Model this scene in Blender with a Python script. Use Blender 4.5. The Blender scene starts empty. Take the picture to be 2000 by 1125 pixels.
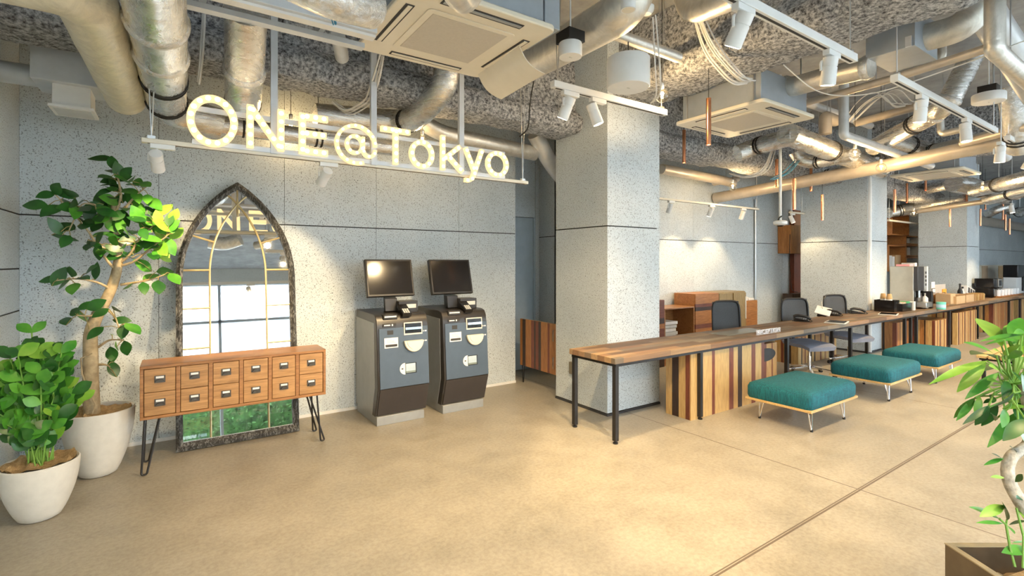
import bpy, bmesh, math, random
from mathutils import Vector as V, Matrix, noise
random.seed(7)
sc = bpy.context.scene
COL = sc.collection
# ------------------------------------------------------------------ camera
CAM_H, FPX, YAW, HORIZON = 1.55, 966.0, math.radians(34.12), 512.0
cn, sn = math.cos(YAW), math.sin(YAW)
cd = bpy.data.cameras.new('camera'); cam = bpy.data.objects.new('camera', cd); COL.objects.link(cam)
cam.location = (0, 0, CAM_H); cam.rotation_euler = (math.pi/2, 0, -YAW)
cd.sensor_width = 36.0; cd.lens = 36.0*FPX/2000.0
cd.shift_y = -(562.5-HORIZON)/2000.0; cd.clip_start = 0.05; cd.clip_end = 200
sc.camera = cam
# ------------------------------------------------------------------ light and exposure
w = bpy.data.worlds.new('sky'); sc.world = w; w.use_nodes = True
wn = w.node_tree.nodes; bg = wn['Background']
bg.inputs[0].default_value = (0.80, 0.91, 1.0, 1); bg.inputs[1].default_value = 7.2
sc.view_settings.view_transform = 'Standard'; sc.view_settings.look = 'None'
sc.view_settings.exposure = 0.84; sc.view_settings.gamma = 1.0; sc.view_settings.use_curve_mapping = False
WARM = (1.0, 0.73, 0.40); SPOT_W = 120.0
try: sc.cycles.max_bounces = 8; sc.cycles.diffuse_bounces = 5; sc.cycles.sample_clamp_indirect = 6.0
except Exception: pass

def P(u, v, x=None, y=None, z=None, f=None):
    """world point seen at pixel u,v lying on the plane x=, y=, z= or at depth f"""
    k = (u-1000.0)/FPX; t = (512.0-v)/FPX
    if f is None:
        if y is not None: f = y/(cn-sn*k)
        elif x is not None: f = x/(cn*k+sn)
        else: f = (z-CAM_H)/t
    return V(((cn*k+sn)*f, (cn-sn*k)*f, CAM_H+t*f))

# ------------------------------------------------------------------ materials
def _new(name):
    m = bpy.data.materials.new(name); m.use_nodes = True
    nt = m.node_tree; return m, nt, nt.nodes['Principled BSDF']
def _c(c): return (c[0], c[1], c[2], 1.0)
def _n(nt, t, **kw):
    n = nt.nodes.new(t)
    for k, val in kw.items(): setattr(n, k, val)
    return n
def _coord(nt, scale=(1,1,1)):
    tc = _n(nt, 'ShaderNodeTexCoord'); mp = _n(nt, 'ShaderNodeMapping'); mp.inputs['Scale'].default_value = scale
    nt.links.new(tc.outputs['Object'], mp.inputs['Vector']); return mp.outputs['Vector']
def _noise(nt, vec, scale, detail=4, rough=.6, dist=0):
    n = _n(nt, 'ShaderNodeTexNoise'); n.inputs['Scale'].default_value = scale; n.inputs['Detail'].default_value = detail
    n.inputs['Roughness'].default_value = rough; n.inputs['Distortion'].default_value = dist
    nt.links.new(vec, n.inputs['Vector']); return n.outputs['Fac']
def _ramp(nt, fac, stops, interp='LINEAR'):
    r = _n(nt, 'ShaderNodeValToRGB'); r.color_ramp.interpolation = interp
    els = r.color_ramp.elements
    while len(els) < len(stops): els.new(.5)
    for e, (p, c) in zip(els, stops): e.position = p; e.color = _c(c)
    nt.links.new(fac, r.inputs['Fac']); return r.outputs['Color']
def _bump(nt, bs, h, strength, dist=.01):
    b = _n(nt, 'ShaderNodeBump'); b.inputs['Strength'].default_value = strength; b.inputs['Distance'].default_value = dist
    nt.links.new(h, b.inputs['Height']); nt.links.new(b.outputs['Normal'], bs.inputs['Normal'])
def _mix(nt, fac, a, b, mode='MIX'):
    m = _n(nt, 'ShaderNodeMix', data_type='RGBA', blend_type=mode)
    for sock, val in ((0, fac), (6, a), (7, b)):
        if isinstance(val, (int, float)): m.inputs[sock].default_value = val
        elif isinstance(val, tuple): m.inputs[sock].default_value = _c(val)
        else: nt.links.new(val, m.inputs[sock])
    return m.outputs[2]
def plain(name, col, rough=.5, metal=0.0, var=.06, scale=9, bump=0):
    m, nt, b = _new(name); b.inputs['Roughness'].default_value = rough; b.inputs['Metallic'].default_value = metal
    f = _noise(nt, _coord(nt), scale, 3)
    lo = tuple(max(0, x*(1-var)) for x in col); hi = tuple(min(1, x*(1+var)) for x in col)
    nt.links.new(_ramp(nt, f, [(.3, lo), (.7, hi)]), b.inputs['Base Color'])
    if bump: _bump(nt, b, f, bump)
    return m
def emit(name, col, strength, base=(.8,.8,.8)):
    m, nt, b = _new(name); b.inputs['Base Color'].default_value = _c(base)
    b.inputs['Emission Color'].default_value = _c(col); b.inputs['Emission Strength'].default_value = strength; return m
def wood(name, c1, c2, axis='X', rough=.42, scale=1.0, c3=None):
    m, nt, b = _new(name); b.inputs['Roughness'].default_value = rough
    s = {'X': (.9, 11, 11), 'Y': (11, .9, 11), 'Z': (11, 11, .9)}[axis]
    vec = _coord(nt, tuple(x*scale for x in s))
    f = _noise(nt, vec, 1.6, 6, .62, 1.4)
    fine = _noise(nt, vec, 9, 3, .6, .4)
    c = _ramp(nt, f, [(.25, c1), (.5, tuple((a+d)/2 for a, d in zip(c1, c2))), (.72, c2)])
    c = _mix(nt, .35, c, _ramp(nt, fine, [(.35, tuple(x*.6 for x in c1)), (.6, c2)]))
    nt.links.new(c, b.inputs['Base Color']); _bump(nt, b, fine, .12, .004); return m
def mk_wall():
    m, nt, b = _new('cement_panel'); b.inputs['Roughness'].default_value = .85
    vec = _coord(nt)
    big = _noise(nt, vec, 1.3, 4)
    c = _ramp(nt, big, [(.3, (.54,.60,.63)), (.7, (.64,.695,.72))])
    sp = _noise(nt, vec, 95, 4, .68)
    c = _mix(nt, _ramp(nt, sp, [(.385, (1,1,1)), (.43, (0,0,0))]), c, (.19,.205,.22))
    sp2 = _noise(nt, vec, 160, 3, .7)
    c = _mix(nt, _ramp(nt, sp2, [(.28, (.75,.75,.75)), (.40, (0,0,0))]), c, (.24,.26,.28))
    vo = _n(nt, 'ShaderNodeTexVoronoi'); vo.inputs['Scale'].default_value = 16; nt.links.new(vec, vo.inputs['Vector'])
    c = _mix(nt, _ramp(nt, vo.outputs['Distance'], [(.05, (1,1,1)), (.09, (0,0,0))]), c, (.10,.11,.12))
    nt.links.new(c, b.inputs['Base Color']); _bump(nt, b, sp, .25, .004); return m
def mk_rock():
    m, nt, b = _new('sprayed_rockwool'); b.inputs['Roughness'].default_value = .95
    vec = _coord(nt)
    f = _noise(nt, vec, 34, 6, .75); g = _noise(nt, vec, 3, 3)
    c = _ramp(nt, f, [(.36, (.05,.052,.06)), (.46, (.30,.31,.33)), (.60, (.74,.75,.76))])
    c = _mix(nt, .5, c, _ramp(nt, g, [(.35, (.33,.345,.37)), (.65, (.64,.64,.63))]), 'OVERLAY')
    nt.links.new(c, b.inputs['Base Color']); _bump(nt, b, f, 1.0, .03); return m
def mk_floor():
    m, nt, b = _new('polished_concrete')
    vec = _coord(nt)
    big = _noise(nt, vec, .55, 6, .6); mid = _noise(nt, vec, 3.5, 6, .65); fine = _noise(nt, vec, 40, 4, .7)
    c = _ramp(nt, big, [(.3, (.26,.232,.177)), (.5, (.34,.303,.232)), (.7, (.41,.365,.28))])
    c = _mix(nt, .38, c, _ramp(nt, mid, [(.34, (.21,.18,.13)), (.6, (.42,.375,.295))]))
    c = _mix(nt, .24, c, _ramp(nt, fine, [(.35, (.17,.15,.12)), (.6, (.46,.43,.36))]))
    vo = _n(nt, 'ShaderNodeTexVoronoi'); vo.inputs['Scale'].default_value = 1.6; nt.links.new(vec, vo.inputs['Vector'])
    c = _mix(nt, _ramp(nt, vo.outputs['Distance'], [(.010, (.8,.8,.8)), (.02, (0,0,0))]), c, (.10,.08,.06))
    sep = _n(nt, 'ShaderNodeSeparateXYZ'); nt.links.new(_coord(nt), sep.inputs[0])
    tot = None
    for ax, pos, hw in (('X', 3.85, .005), ('X', 6.84, .005), ('X', 9.83, .005), ('X', 12.8, .006), ('Y', 1.457, .006), ('Y', 1.472, .004)):
        s1 = _n(nt, 'ShaderNodeMath', operation='SUBTRACT'); nt.links.new(sep.outputs[ax], s1.inputs[0]); s1.inputs[1].default_value = pos
        s2 = _n(nt, 'ShaderNodeMath', operation='ABSOLUTE'); nt.links.new(s1.outputs[0], s2.inputs[0])
        s3 = _n(nt, 'ShaderNodeMath', operation='LESS_THAN'); nt.links.new(s2.outputs[0], s3.inputs[0]); s3.inputs[1].default_value = hw
        if tot is None: tot = s3.outputs[0]
        else:
            a = _n(nt, 'ShaderNodeMath', operation='MAXIMUM'); nt.links.new(tot, a.inputs[0]); nt.links.new(s3.outputs[0], a.inputs[1]); tot = a.outputs[0]
    c = _mix(nt, tot, c, (.13,.10,.075))
    nt.links.new(c, b.inputs['Base Color'])
    r = _ramp(nt, mid, [(.3, (.34,.34,.34)), (.7, (.52,.52,.52))]); nt.links.new(r, b.inputs['Roughness'])
    _bump(nt, b, fine, .05, .003); return m
def mk_foil(name, col, rough=.3, stretch=(3, 3, 30), strength=.5, metal=.9):
    m, nt, b = _new(name); b.inputs['Metallic'].default_value = metal
    vec = _coord(nt, stretch)
    f = _noise(nt, vec, 1.0, 6, .7, 1.2); g = _noise(nt, _coord(nt), 9, 5, .6, 2.0)
    nt.links.new(_ramp(nt, g, [(.3, tuple(x*.78 for x in col)), (.7, col)]), b.inputs['Base Color'])
    nt.links.new(_ramp(nt, f, [(.3, (rough*.7,)*3), (.7, (rough*1.3,)*3)]), b.inputs['Roughness'])
    mx = _n(nt, 'ShaderNodeMath', operation='ADD'); nt.links.new(f, mx.inputs[0]); nt.links.new(g, mx.inputs[1])
    _bump(nt, b, mx.outputs[0], strength, .012); return m
def mk_reclaimed():
    m, nt, b = _new('reclaimed_planks'); b.inputs['Roughness'].default_value = .55; b.inputs['Specular IOR Level'].default_value = .3
    vec = _coord(nt)
    br = _n(nt, 'ShaderNodeTexBrick'); nt.links.new(vec, br.inputs['Vector']); br.offset = .37; br.offset_frequency = 2
    br.inputs['Color1'].default_value = (0,0,0,1); br.inputs['Color2'].default_value = (1,1,1,1); br.inputs['Mortar'].default_value = (.35,.35,.35,1)
    br.inputs['Scale'].default_value = 1.0; br.inputs['Mortar Size'].default_value = .0015; br.inputs['Bias'].default_value = 0
    br.inputs['Brick Width'].default_value = .62; br.inputs['Row Height'].default_value = .083
    base = _ramp(nt, br.outputs['Color'], [(0, (.10,.058,.036)), (.2, (.24,.125,.06)), (.36, (.16,.13,.10)), (.5, (.33,.19,.10)), (.66, (.30,.25,.18)), (.82, (.13,.09,.065)), (1, (.42,.27,.14))])
    g = _noise(nt, _coord(nt, (1.1, 16, 16)), 2.4, 6, .65, 1.0)
    c = _mix(nt, .6, base, _ramp(nt, g, [(.25, (.25,.22,.2)), (.7, (1,.95,.9))]), 'MULTIPLY')
    c = _mix(nt, .08, c, (.42,.36,.28))
    nt.links.new(c, b.inputs['Base Color']); _bump(nt, b, g, .2, .005); return m
def mk_velvet():
    m, nt, b = _new('teal_chenille'); b.inputs['Roughness'].default_value = .8
    vec = _coord(nt, (60, 60, 7)); f = _noise(nt, vec, 1.6, 5, .7); g = _noise(nt, _coord(nt, (9, 60, 60)), 2, 4)
    c = _ramp(nt, f, [(.3, (.000,.028,.042)), (.5, (.000,.090,.115)), (.72, (.002,.20,.235))])
    c = _mix(nt, .35, c, _ramp(nt, g, [(.35, (.0,.05,.07)), (.65, (.004,.15,.18))]))
    nt.links.new(c, b.inputs['Base Color']); b.inputs['Sheen Weight'].default_value = .03; b.inputs['Sheen Tint'].default_value = (.3,.8,.85,1)
    _bump(nt, b, f, .35, .006); return m
def mk_leaf(name, c1, c2):
    m, nt, b = _new(name); b.inputs['Roughness'].default_value = .36
    f = _noise(nt, _coord(nt), 7, 3)
    nt.links.new(_ramp(nt, f, [(.35, c1), (.65, c2)]), b.inputs['Base Color']); return m
def mk_burlap():
    m, nt, b = _new('burlap'); b.inputs['Roughness'].default_value = .95
    wv = _n(nt, 'ShaderNodeTexWave'); wv.inputs['Scale'].default_value = 60; wv.inputs['Distortion'].default_value = 3
    nt.links.new(_coord(nt), wv.inputs['Vector']); f = _noise(nt, _coord(nt), 60, 3)
    c = _ramp(nt, f, [(.3, (.28,.17,.07)), (.7, (.58,.40,.20))]); c = _mix(nt, .3, c, _ramp(nt, wv.outputs['Fac'], [(0, (.2,.12,.05)), (1, (.62,.45,.24))]))
    nt.links.new(c, b.inputs['Base Color']); _bump(nt, b, wv.outputs['Fac'], .5, .004); return m
def mk_distress():
    m, nt, b = _new('distressed_frame'); b.inputs['Roughness'].default_value = .5
    f = _noise(nt, _coord(nt, (9, 9, 3)), 5, 6, .75, 1.5)
    nt.links.new(_ramp(nt, f, [(.40, (.012,.011,.010)), (.52, (.05,.048,.042)), (.61, (.25,.25,.235)), (.68, (.05,.042,.033))]), b.inputs['Base Color'])
    _bump(nt, b, f, .5, .006); return m
def mk_bulbglass():
    m, nt, b = _new('clear_bulb_glass'); nt.nodes.remove(b); out = nt.nodes['Material Output']
    t = _n(nt, 'ShaderNodeBsdfTransparent'); t.inputs[0].default_value = (1,.96,.88,1); g = _n(nt, 'ShaderNodeBsdfGlossy'); g.inputs['Roughness'].default_value = .05
    lw = _n(nt, 'ShaderNodeLayerWeight'); lw.inputs['Blend'].default_value = .25; mx = _n(nt, 'ShaderNodeMixShader')
    nt.links.new(lw.outputs['Facing'], mx.inputs[0]); nt.links.new(t.outputs[0], mx.inputs[1]); nt.links.new(g.outputs[0], mx.inputs[2]); nt.links.new(mx.outputs[0], out.inputs[0]); return m
def mk_pane():
    m, nt, b = _new('window_glass'); nt.nodes.remove(b); out = nt.nodes['Material Output']
    t = _n(nt, 'ShaderNodeBsdfTransparent'); g = _n(nt, 'ShaderNodeBsdfGlossy'); g.inputs['Roughness'].default_value = .01; mx = _n(nt, 'ShaderNodeMixShader'); mx.inputs[0].default_value = .06
    nt.links.new(t.outputs[0], mx.inputs[1]); nt.links.new(g.outputs[0], mx.inputs[2]); nt.links.new(mx.outputs[0], out.inputs[0]); return m

WALL, ROCK, FLOOR, RECL, VELV, BURL, DIST, BULBG, PANE = mk_wall(), mk_rock(), mk_floor(), mk_reclaimed(), mk_velvet(), mk_burlap(), mk_distress(), mk_bulbglass(), mk_pane()
FOIL = mk_foil('silver_foil', (.80,.79,.76), .28)
FOILF = mk_foil('crumpled_foil', (.86,.85,.82), .22, (22, 22, 22), .9)
ALU = mk_foil('insulation_jacket', (.80,.77,.70), .42, (2, 2, 18), .22, .75)
CREAMD = mk_foil('cream_wrap', (.80,.73,.56), .45, (5, 5, 16), .35, .25)
PIPEW = plain('pale_grey_pipe', (.66,.67,.67), .38, .3, .06, 14)
PIPET = plain('tan_pipe', (.60,.53,.44), .4, .35, .08, 8)
BLACK = plain('black_metal', (.022,.021,.022), .38, .3)
RUBBER = plain('black_rubber', (.012,.012,.013), .6)
WHITE = plain('white_paint', (.78,.78,.76), .4, 0, .03)
CREAM = plain('cream_plastic', (.76,.70,.57), .42, 0, .03)
GRILL = plain('grille_beige', (.56,.51,.43), .6, 0, .04, 60)
GREY = plain('grey_box_metal', (.36,.40,.44), .45, .2)
PGREY = plain('pale_grey_metal', (.62,.65,.68), .42, .2)
STEEL = plain('zinc_steel', (.55,.56,.56), .32, .85)
CHROME = plain('chrome', (.85,.85,.86), .1, 1.0, .02)
DARK = plain('dark_gap', (.05,.05,.052), .9)
COPPER = plain('copper', (.78,.36,.20), .22, 1.0, .12, 12)
CORD = plain('black_cord', (.015,.015,.015), .6)
CABLE = plain('white_cable', (.70,.69,.66), .5)
CABLB = plain('blue_cable', (.06,.25,.38), .5)
DECK = plain('ceiling_slab', (.30,.31,.32), .9, 0, .2, 5, .3)
PINE = wood('pine', (.38,.19,.065), (.60,.36,.14), 'Z')
PINEX = wood('honey_pine', (.20,.080,.026), (.46,.225,.082), 'X', .34)
PINED = wood('drawer_pine', (.27,.13,.045), (.56,.31,.125), 'X', .4, .8)
PINEL = wood('light_pine', (.46,.27,.09), (.66,.44,.18), 'Z')
WRED = wood('red_wood', (.11,.028,.015), (.25,.070,.035), 'Z')
WBRN = wood('walnut', (.025,.013,.011), (.055,.030,.022), 'Z')
WORG = wood('orange_cedar', (.26,.09,.022), (.52,.23,.065), 'Z')
WORX = wood('orange_cedar_flat', (.24,.085,.022), (.50,.22,.065), 'X')
WRDX = wood('red_wood_flat', (.10,.028,.015), (.22,.065,.035), 'X')
WBRX = wood('walnut_flat', (.025,.013,.011), (.055,.030,.022), 'X')
PLY = wood('plywood_edge', (.50,.31,.11), (.68,.46,.20), 'X')
OLIVE = wood('chevron_wood', (.22,.15,.055), (.36,.26,.11), 'Z')
CEMPOT = plain('cement_pot', (.66,.64,.58), .8, 0, .05, 16, .1)
BARK = plain('pale_bark', (.42,.33,.20), .75, 0, .3, 18, .4)
BARKW = plain('white_bark', (.46,.41,.33), .75, 0, .45, 34, .5)
TWIG = plain('twig', (.30,.24,.09), .7)
STEMG = plain('green_stem', (.18,.36,.06), .6)
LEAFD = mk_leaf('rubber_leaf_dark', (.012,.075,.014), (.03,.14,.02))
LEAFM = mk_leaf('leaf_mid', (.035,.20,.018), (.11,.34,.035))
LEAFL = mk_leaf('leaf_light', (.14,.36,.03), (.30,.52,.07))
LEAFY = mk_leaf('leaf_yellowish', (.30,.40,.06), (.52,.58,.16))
MIRR = plain('mirror_silver', (.93,.94,.94), .015, 1.0, .01)
GOLDB = plain('gilt_bar', (.52,.42,.22), .35, .5, .15, 20)
KPANEL = plain('kiosk_blue_grey', (.075,.105,.145), .42, .1)
KLOW = plain('kiosk_brown', (.045,.038,.036), .45)
KSIDE = plain('kiosk_silver', (.34,.35,.345), .38, .3)
KTRIM = plain('kiosk_trim', (.030,.027,.026), .3)
SCREEN = plain('black_screen', (.012,.011,.012), .12)
MESHB = plain('mesh_back', (.05,.053,.056), .7, 0, .2, 120)
SEATG = plain('grey_seat_fabric', (.23,.24,.29), .9)
PAPER = plain('paper', (.80,.79,.76), .7)
CARD = plain('cardboard', (.55,.37,.20), .8)
CUPK = plain('kraft_cup', (.52,.34,.16), .8)
MINT = plain('mint_label', (.16,.62,.50), .5)
ORNG = plain('orange_card', (.95,.42,.05), .6)
PINK = plain('pink_card', (.90,.40,.42), .6)
GREEN = plain('green_packet', (.06,.36,.14), .5)
LGREY = plain('light_grey_plastic', (.58,.58,.55), .4)
LEDG = emit('sign_glow', (1.0, .68, .32), .72, (.34,.27,.17))
LEDD = emit('sign_diode', (1.0, .90, .68), 2.8)
LENS = emit('lamp_lens', (1.0, .86, .62), 14.0)
FILA = emit('filament', (1.0, .70, .32), 90.0)
BULBC = emit('bulb_glow', (1.0, .72, .34), 9.0)
DOORM = plain('blue_grey_door', (.36,.43,.48), .5)
HEDGE = plain('hedge_leaf', (.035,.095,.02), .95, 0, .6, 9)
STONE = plain('outdoor_paving', (.25,.25,.25), .9)

# ------------------------------------------------------------------ mesh helpers
WO = {}
class MB:
    def __init__(s): s.bm = bmesh.new()
    def _f(s, vs, mi):
        try: f = s.bm.faces.new(vs); f.material_index = mi; return f
        except ValueError: return None
    def box(s, a, b, mi=0, mat=None):
        x0,y0,z0 = a; x1,y1,z1 = b
        co = [(x0,y0,z0),(x1,y0,z0),(x1,y1,z0),(x0,y1,z0),(x0,y0,z1),(x1,y0,z1),(x1,y1,z1),(x0,y1,z1)]
        vs = [s.bm.verts.new(mat @ V(c) if mat else c) for c in co]
        for q in ((0,3,2,1),(4,5,6,7),(0,1,5,4),(1,2,6,5),(2,3,7,6),(3,0,4,7)): s._f([vs[i] for i in q], mi)
        return s
    def bar(s, p, q, w, h, mi=0, up=V((0,0,1))):
        p, q = V(p), V(q); d = (q-p).normalized()
        if abs(d.dot(up)) > .98: up = V((0,1,0))
        sx = d.cross(up).normalized(); sy = sx.cross(d)
        vs = [s.bm.verts.new(e + sx*(a*w/2) + sy*(b*h/2)) for e in (p, q) for a, b in ((-1,-1),(1,-1),(1,1),(-1,1))]
        for i in range(4): s._f([vs[i], vs[(i+1)%4], vs[4+(i+1)%4], vs[4+i]], mi)
        s._f(vs[3::-1], mi); s._f(vs[4:], mi); return s
    def tube(s, pts, r, n=12, mi=0, caps=True, closed=False):
        pts = [V(p) for p in pts]; m = len(pts)
        rs = r if isinstance(r, (list, tuple)) else [r]*m
        rings = []; prev = None
        for i, p in enumerate(pts):
            if closed: d = pts[(i+1) % m]-pts[i-1]
            else: d = pts[min(i+1, m-1)]-pts[max(i-1, 0)]
            d.normalize()
            if prev is None:
                a = V((0,0,1)) if abs(d.z) < .9 else V((1,0,0)); prev = (a-d*a.dot(d)).normalized()
            else:
                prev = prev-d*prev.dot(d)
                prev = prev.normalized() if prev.length > 1e-6 else d.orthogonal().normalized()
            b = d.cross(prev)
            rings.append([s.bm.verts.new(p+(prev*math.cos(t)+b*math.sin(t))*rs[i]) for t in (2*math.pi*j/n for j in range(n))])
        for i in range(m if closed else m-1):
            A, B = rings[i], rings[(i+1) % m]
            for j in range(n): s._f([A[j], A[(j+1)%n], B[(j+1)%n], B[j]], mi)
        if caps and not closed: s._f(rings[0][::-1], mi); s._f(rings[-1], mi)
        return s
    def lathe(s, prof, o=(0,0,0), n=24, mi=0, M=None, cap=False, sx=1.0, sy=1.0):
        o = V(o); rings = []
        for r, z in prof:
            ring = []
            for j in range(n):
                t = 2*math.pi*j/n; p = V((r*math.cos(t)*sx, r*math.sin(t)*sy, z))
                ring.append(s.bm.verts.new(o + (M @ p if M else p)))
            rings.append(ring)
        for A, B in zip(rings, rings[1:]):
            for j in range(n): s._f([A[j], A[(j+1)%n], B[(j+1)%n], B[j]], mi)
        if cap: s._f(rings[0][::-1], mi); s._f(rings[-1], mi)
        return s
    def prism(s, poly, f, depth, mi=0):
        d = V(depth); A = [s.bm.verts.new(f(*p)) for p in poly]; B = [s.bm.verts.new(V(a.co)+d) for a in A]
        n = len(A); s._f(A, mi); s._f(B[::-1], mi)
        for i in range(n): s._f([A[i], B[i], B[(i+1)%n], A[(i+1)%n]], mi)
        return s
    def ball(s, c, r, mi=0, u=12, v=8, sc=(1,1,1)):
        prof = [(max(1e-4, r*math.sin(math.pi*i/v)), -r*math.cos(math.pi*i/v)) for i in range(v+1)]
        M = Matrix.Diagonal(sc); return s.lathe(prof, c, u, mi, M)
    def ribbon(s, pts, w, y0, y1, closed=False, mi=0):
        """flat stroke of width w along 2-D points (x, z), from depth y0 to y1"""
        n = len(pts); L, R = [], []
        for i, (x, z) in enumerate(pts):
            if closed: a, b = pts[i-1], pts[(i+1) % n]
            else: a, b = pts[max(i-1,0)], pts[min(i+1,n-1)]
            dx, dz = b[0]-a[0], b[1]-a[1]; l = math.hypot(dx, dz) or 1; nx, nz = -dz/l*w/2, dx/l*w/2
            L.append((x+nx, z+nz)); R.append((x-nx, z-nz))
        vs = [[s.bm.verts.new((p[0], y, p[1])) for p in side] for side in (L, R) for y in (y0, y1)]
        rng = range(n if closed else n-1)
        for i in rng:
            j = (i+1) % n
            s._f([vs[0][i], vs[2][i], vs[2][j], vs[0][j]], mi); s._f([vs[1][i], vs[1][j], vs[3][j], vs[3][i]], mi)
            s._f([vs[0][i], vs[0][j], vs[1][j], vs[1][i]], mi); s._f([vs[2][i], vs[3][i], vs[3][j], vs[2][j]], mi)
        if not closed:
            s._f([vs[0][0], vs[1][0], vs[3][0], vs[2][0]], mi); s._f([vs[0][-1], vs[2][-1], vs[3][-1], vs[1][-1]], mi)
        return s
    def leaf(s, base, d, nrm, L, W, droop=.25, mi=0, fold=.18, seg=6, peak=.45):
        base = V(base); d = V(d).normalized(); nrm = V(nrm); nrm = (nrm-d*nrm.dot(d)); nrm = nrm.normalized() if nrm.length > 1e-4 else d.orthogonal().normalized()
        sd = d.cross(nrm); rows = []
        for i in range(seg+1):
            t = i/seg; q = (t/peak if t < peak else (1-t)/(1-peak)); wd = W/2*math.sin(min(1, max(.02, q))*math.pi/2)**.8
            c = base+d*(L*t)-nrm*(droop*L*t*t)
            rows.append([s.bm.verts.new(c-sd*wd+nrm*(wd*fold)), s.bm.verts.new(c), s.bm.verts.new(c+sd*wd+nrm*(wd*fold))])
        for A, B in zip(rows, rows[1:]):
            s._f([A[0], A[1], B[1], B[0]], mi); s._f([A[1], A[2], B[2], B[1]], mi)
        return s
    def build(s, name, mats, parent=None, smooth=True, bev=0, kind=None, keep=False, seg=2):
        bm = s.bm
        bmesh.ops.recalc_face_normals(bm, faces=bm.faces[:])
        off = V((0,0,0))
        if parent is not None: off = WO[parent.name]
        elif not keep:
            xs = [v.co for v in bm.verts]
            off = V(((min(c.x for c in xs)+max(c.x for c in xs))/2, (min(c.y for c in xs)+max(c.y for c in xs))/2, min(c.z for c in xs)))
        for v in bm.verts: v.co -= off
        if smooth:
            for f in bm.faces: f.smooth = True
            for e in bm.edges:
                if len(e.link_faces) == 2 and e.calc_face_angle(0) > .7: e.smooth = False
        me = bpy.data.meshes.new(name); bm.to_mesh(me); bm.free()
        for m in (mats if isinstance(mats, (list, tuple)) else [mats]): me.materials.append(m)
        o = bpy.data.objects.new(name, me); COL.objects.link(o)
        if parent is not None: o.parent = parent
        else: o.location = off
        WO[o.name] = off
        if bev:
            b = o.modifiers.new('edge', 'BEVEL'); b.width = bev; b.segments = seg; b.limit_method = 'ANGLE'; b.angle_limit = .6
        if kind: o['kind'] = kind
        return o
def fillet(pts, R, n=6):
    pts = [V(p) for p in pts]; out = [pts[0]]
    for a, b, c in zip(pts, pts[1:], pts[2:]):
        u, w_ = (a-b), (c-b); r = min(R, u.length*.48, w_.length*.48)
        p, q = b+u.normalized()*r, b+w_.normalized()*r
        for i in range(n+1):
            t = i/n; out.append(p*(1-t)**2+b*2*t*(1-t)+q*t*t)
    out.append(pts[-1]); return out
def dense(pts, step=.12):
    out = [V(pts[0])]
    for a, b in zip(pts, pts[1:]):
        a, b = V(a), V(b); k = max(1, int((b-a).length/step))
        out += [a.lerp(b, i/k) for i in range(1, k+1)]
    return out
def thing(name, label, cat, loc=(0,0,0), group=None):
    o = bpy.data.objects.new(name, None); COL.objects.link(o); o.empty_display_size = .1
    o.location = loc; WO[o.name] = V(loc); o['label'] = label; o['category'] = cat
    if group: o['group'] = group
    return o
def tag(o, label, cat, group=None, kind=None):
    o['label'] = label; o['category'] = cat
    if group: o['group'] = group
    if kind: o['kind'] = kind
    return o
def dup(root, loc, rotz=None, label=None, group=None):
    def cp(o, par):
        c = o.copy(); COL.objects.link(c); c.parent = par
        for ch in list(o.children): cp(ch, c)
        return c
    r = cp(root, None); r.location = loc
    if rotz is not None: r.rotation_euler = (0, 0, rotz)
    if label: r['label'] = label
    if group: r['group'] = group
    return r
def lamp(name, parent, loc, target, energy, size=.03, angle=70, color=WARM, blend=.4):
    l = bpy.data.lights.new(name, 'SPOT'); l.energy = energy; l.color = color; l.shadow_soft_size = size
    l.spot_size = math.radians(angle); l.spot_blend = blend
    o = bpy.data.objects.new(name, l); COL.objects.link(o); o.parent = parent
    o.location = V(loc)-WO[parent.name]
    o.rotation_euler = (V(target)-V(loc)).to_track_quat('-Z', 'Y').to_euler(); return o
def text_mesh(body, size, ext):
    c = bpy.data.curves.new('lettering', 'FONT'); c.body = body; c.size = size; c.extrude = ext; c.align_x = 'LEFT'
    t = bpy.data.objects.new('lettering', c); COL.objects.link(t)
    bpy.context.view_layer.update()
    me = bpy.data.meshes.new_from_object(t.evaluated_get(bpy.context.evaluated_depsgraph_get()))
    bpy.data.objects.remove(t); return me
def text_obj(name, body, size, ext, M, mat, parent, width=None):
    me = text_mesh(body, size, ext)
    xs = [v.co.x for v in me.vertices]; w0 = max(xs)-min(xs)
    S = Matrix.Scale(width/w0, 4, (1,0,0)) if width else Matrix.Identity(4)
    me.transform(M @ S); me.transform(Matrix.Translation(-WO[parent.name])); me.materials.clear(); me.materials.append(mat)
    o = bpy.data.objects.new(name, me); COL.objects.link(o); o.parent = parent; WO[o.name] = WO[parent.name]; return o
FRONT = Matrix.Rotation(math.pi/2, 4, 'X')      # text facing -Y
# ------------------------------------------------------------------ setting
SLAB = 3.9; WY = 5.25; WINY = -3.2; XL, XR = -1.0, 26.0
MB().box((XL-.2, WINY-.2, -.1), (XR, 6.1, 0)).build('floor', FLOOR, keep=True, kind='structure', smooth=False)
MB().box((XL-.2, WINY-.2, SLAB), (XR, 6.1, SLAB+.12)).build('ceiling', DECK, keep=True, kind='structure', smooth=False)
G = .0035
def panels_x(name, xs, zs, y, back, flip=1, parent=None):
    m = MB()
    m.box((xs[0], y+.012*flip, zs[0]) if flip > 0 else (xs[0], back, zs[0]), (xs[-1], back, zs[-1]) if flip > 0 else (xs[-1], y-.012, zs[-1]), 1)
    for a, b in zip(xs, xs[1:]):
        for c, d in zip(zs, zs[1:]):
            y0, y1 = sorted((y, y+.02*flip)); m.box((a+G*.5, y0, c+(G*1.6 if c > 0 else 0)), (b-G*.5, y1, d-G*1.6))
    return m.build(name, [WALL, DARK], keep=True, kind='structure', smooth=False)
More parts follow.
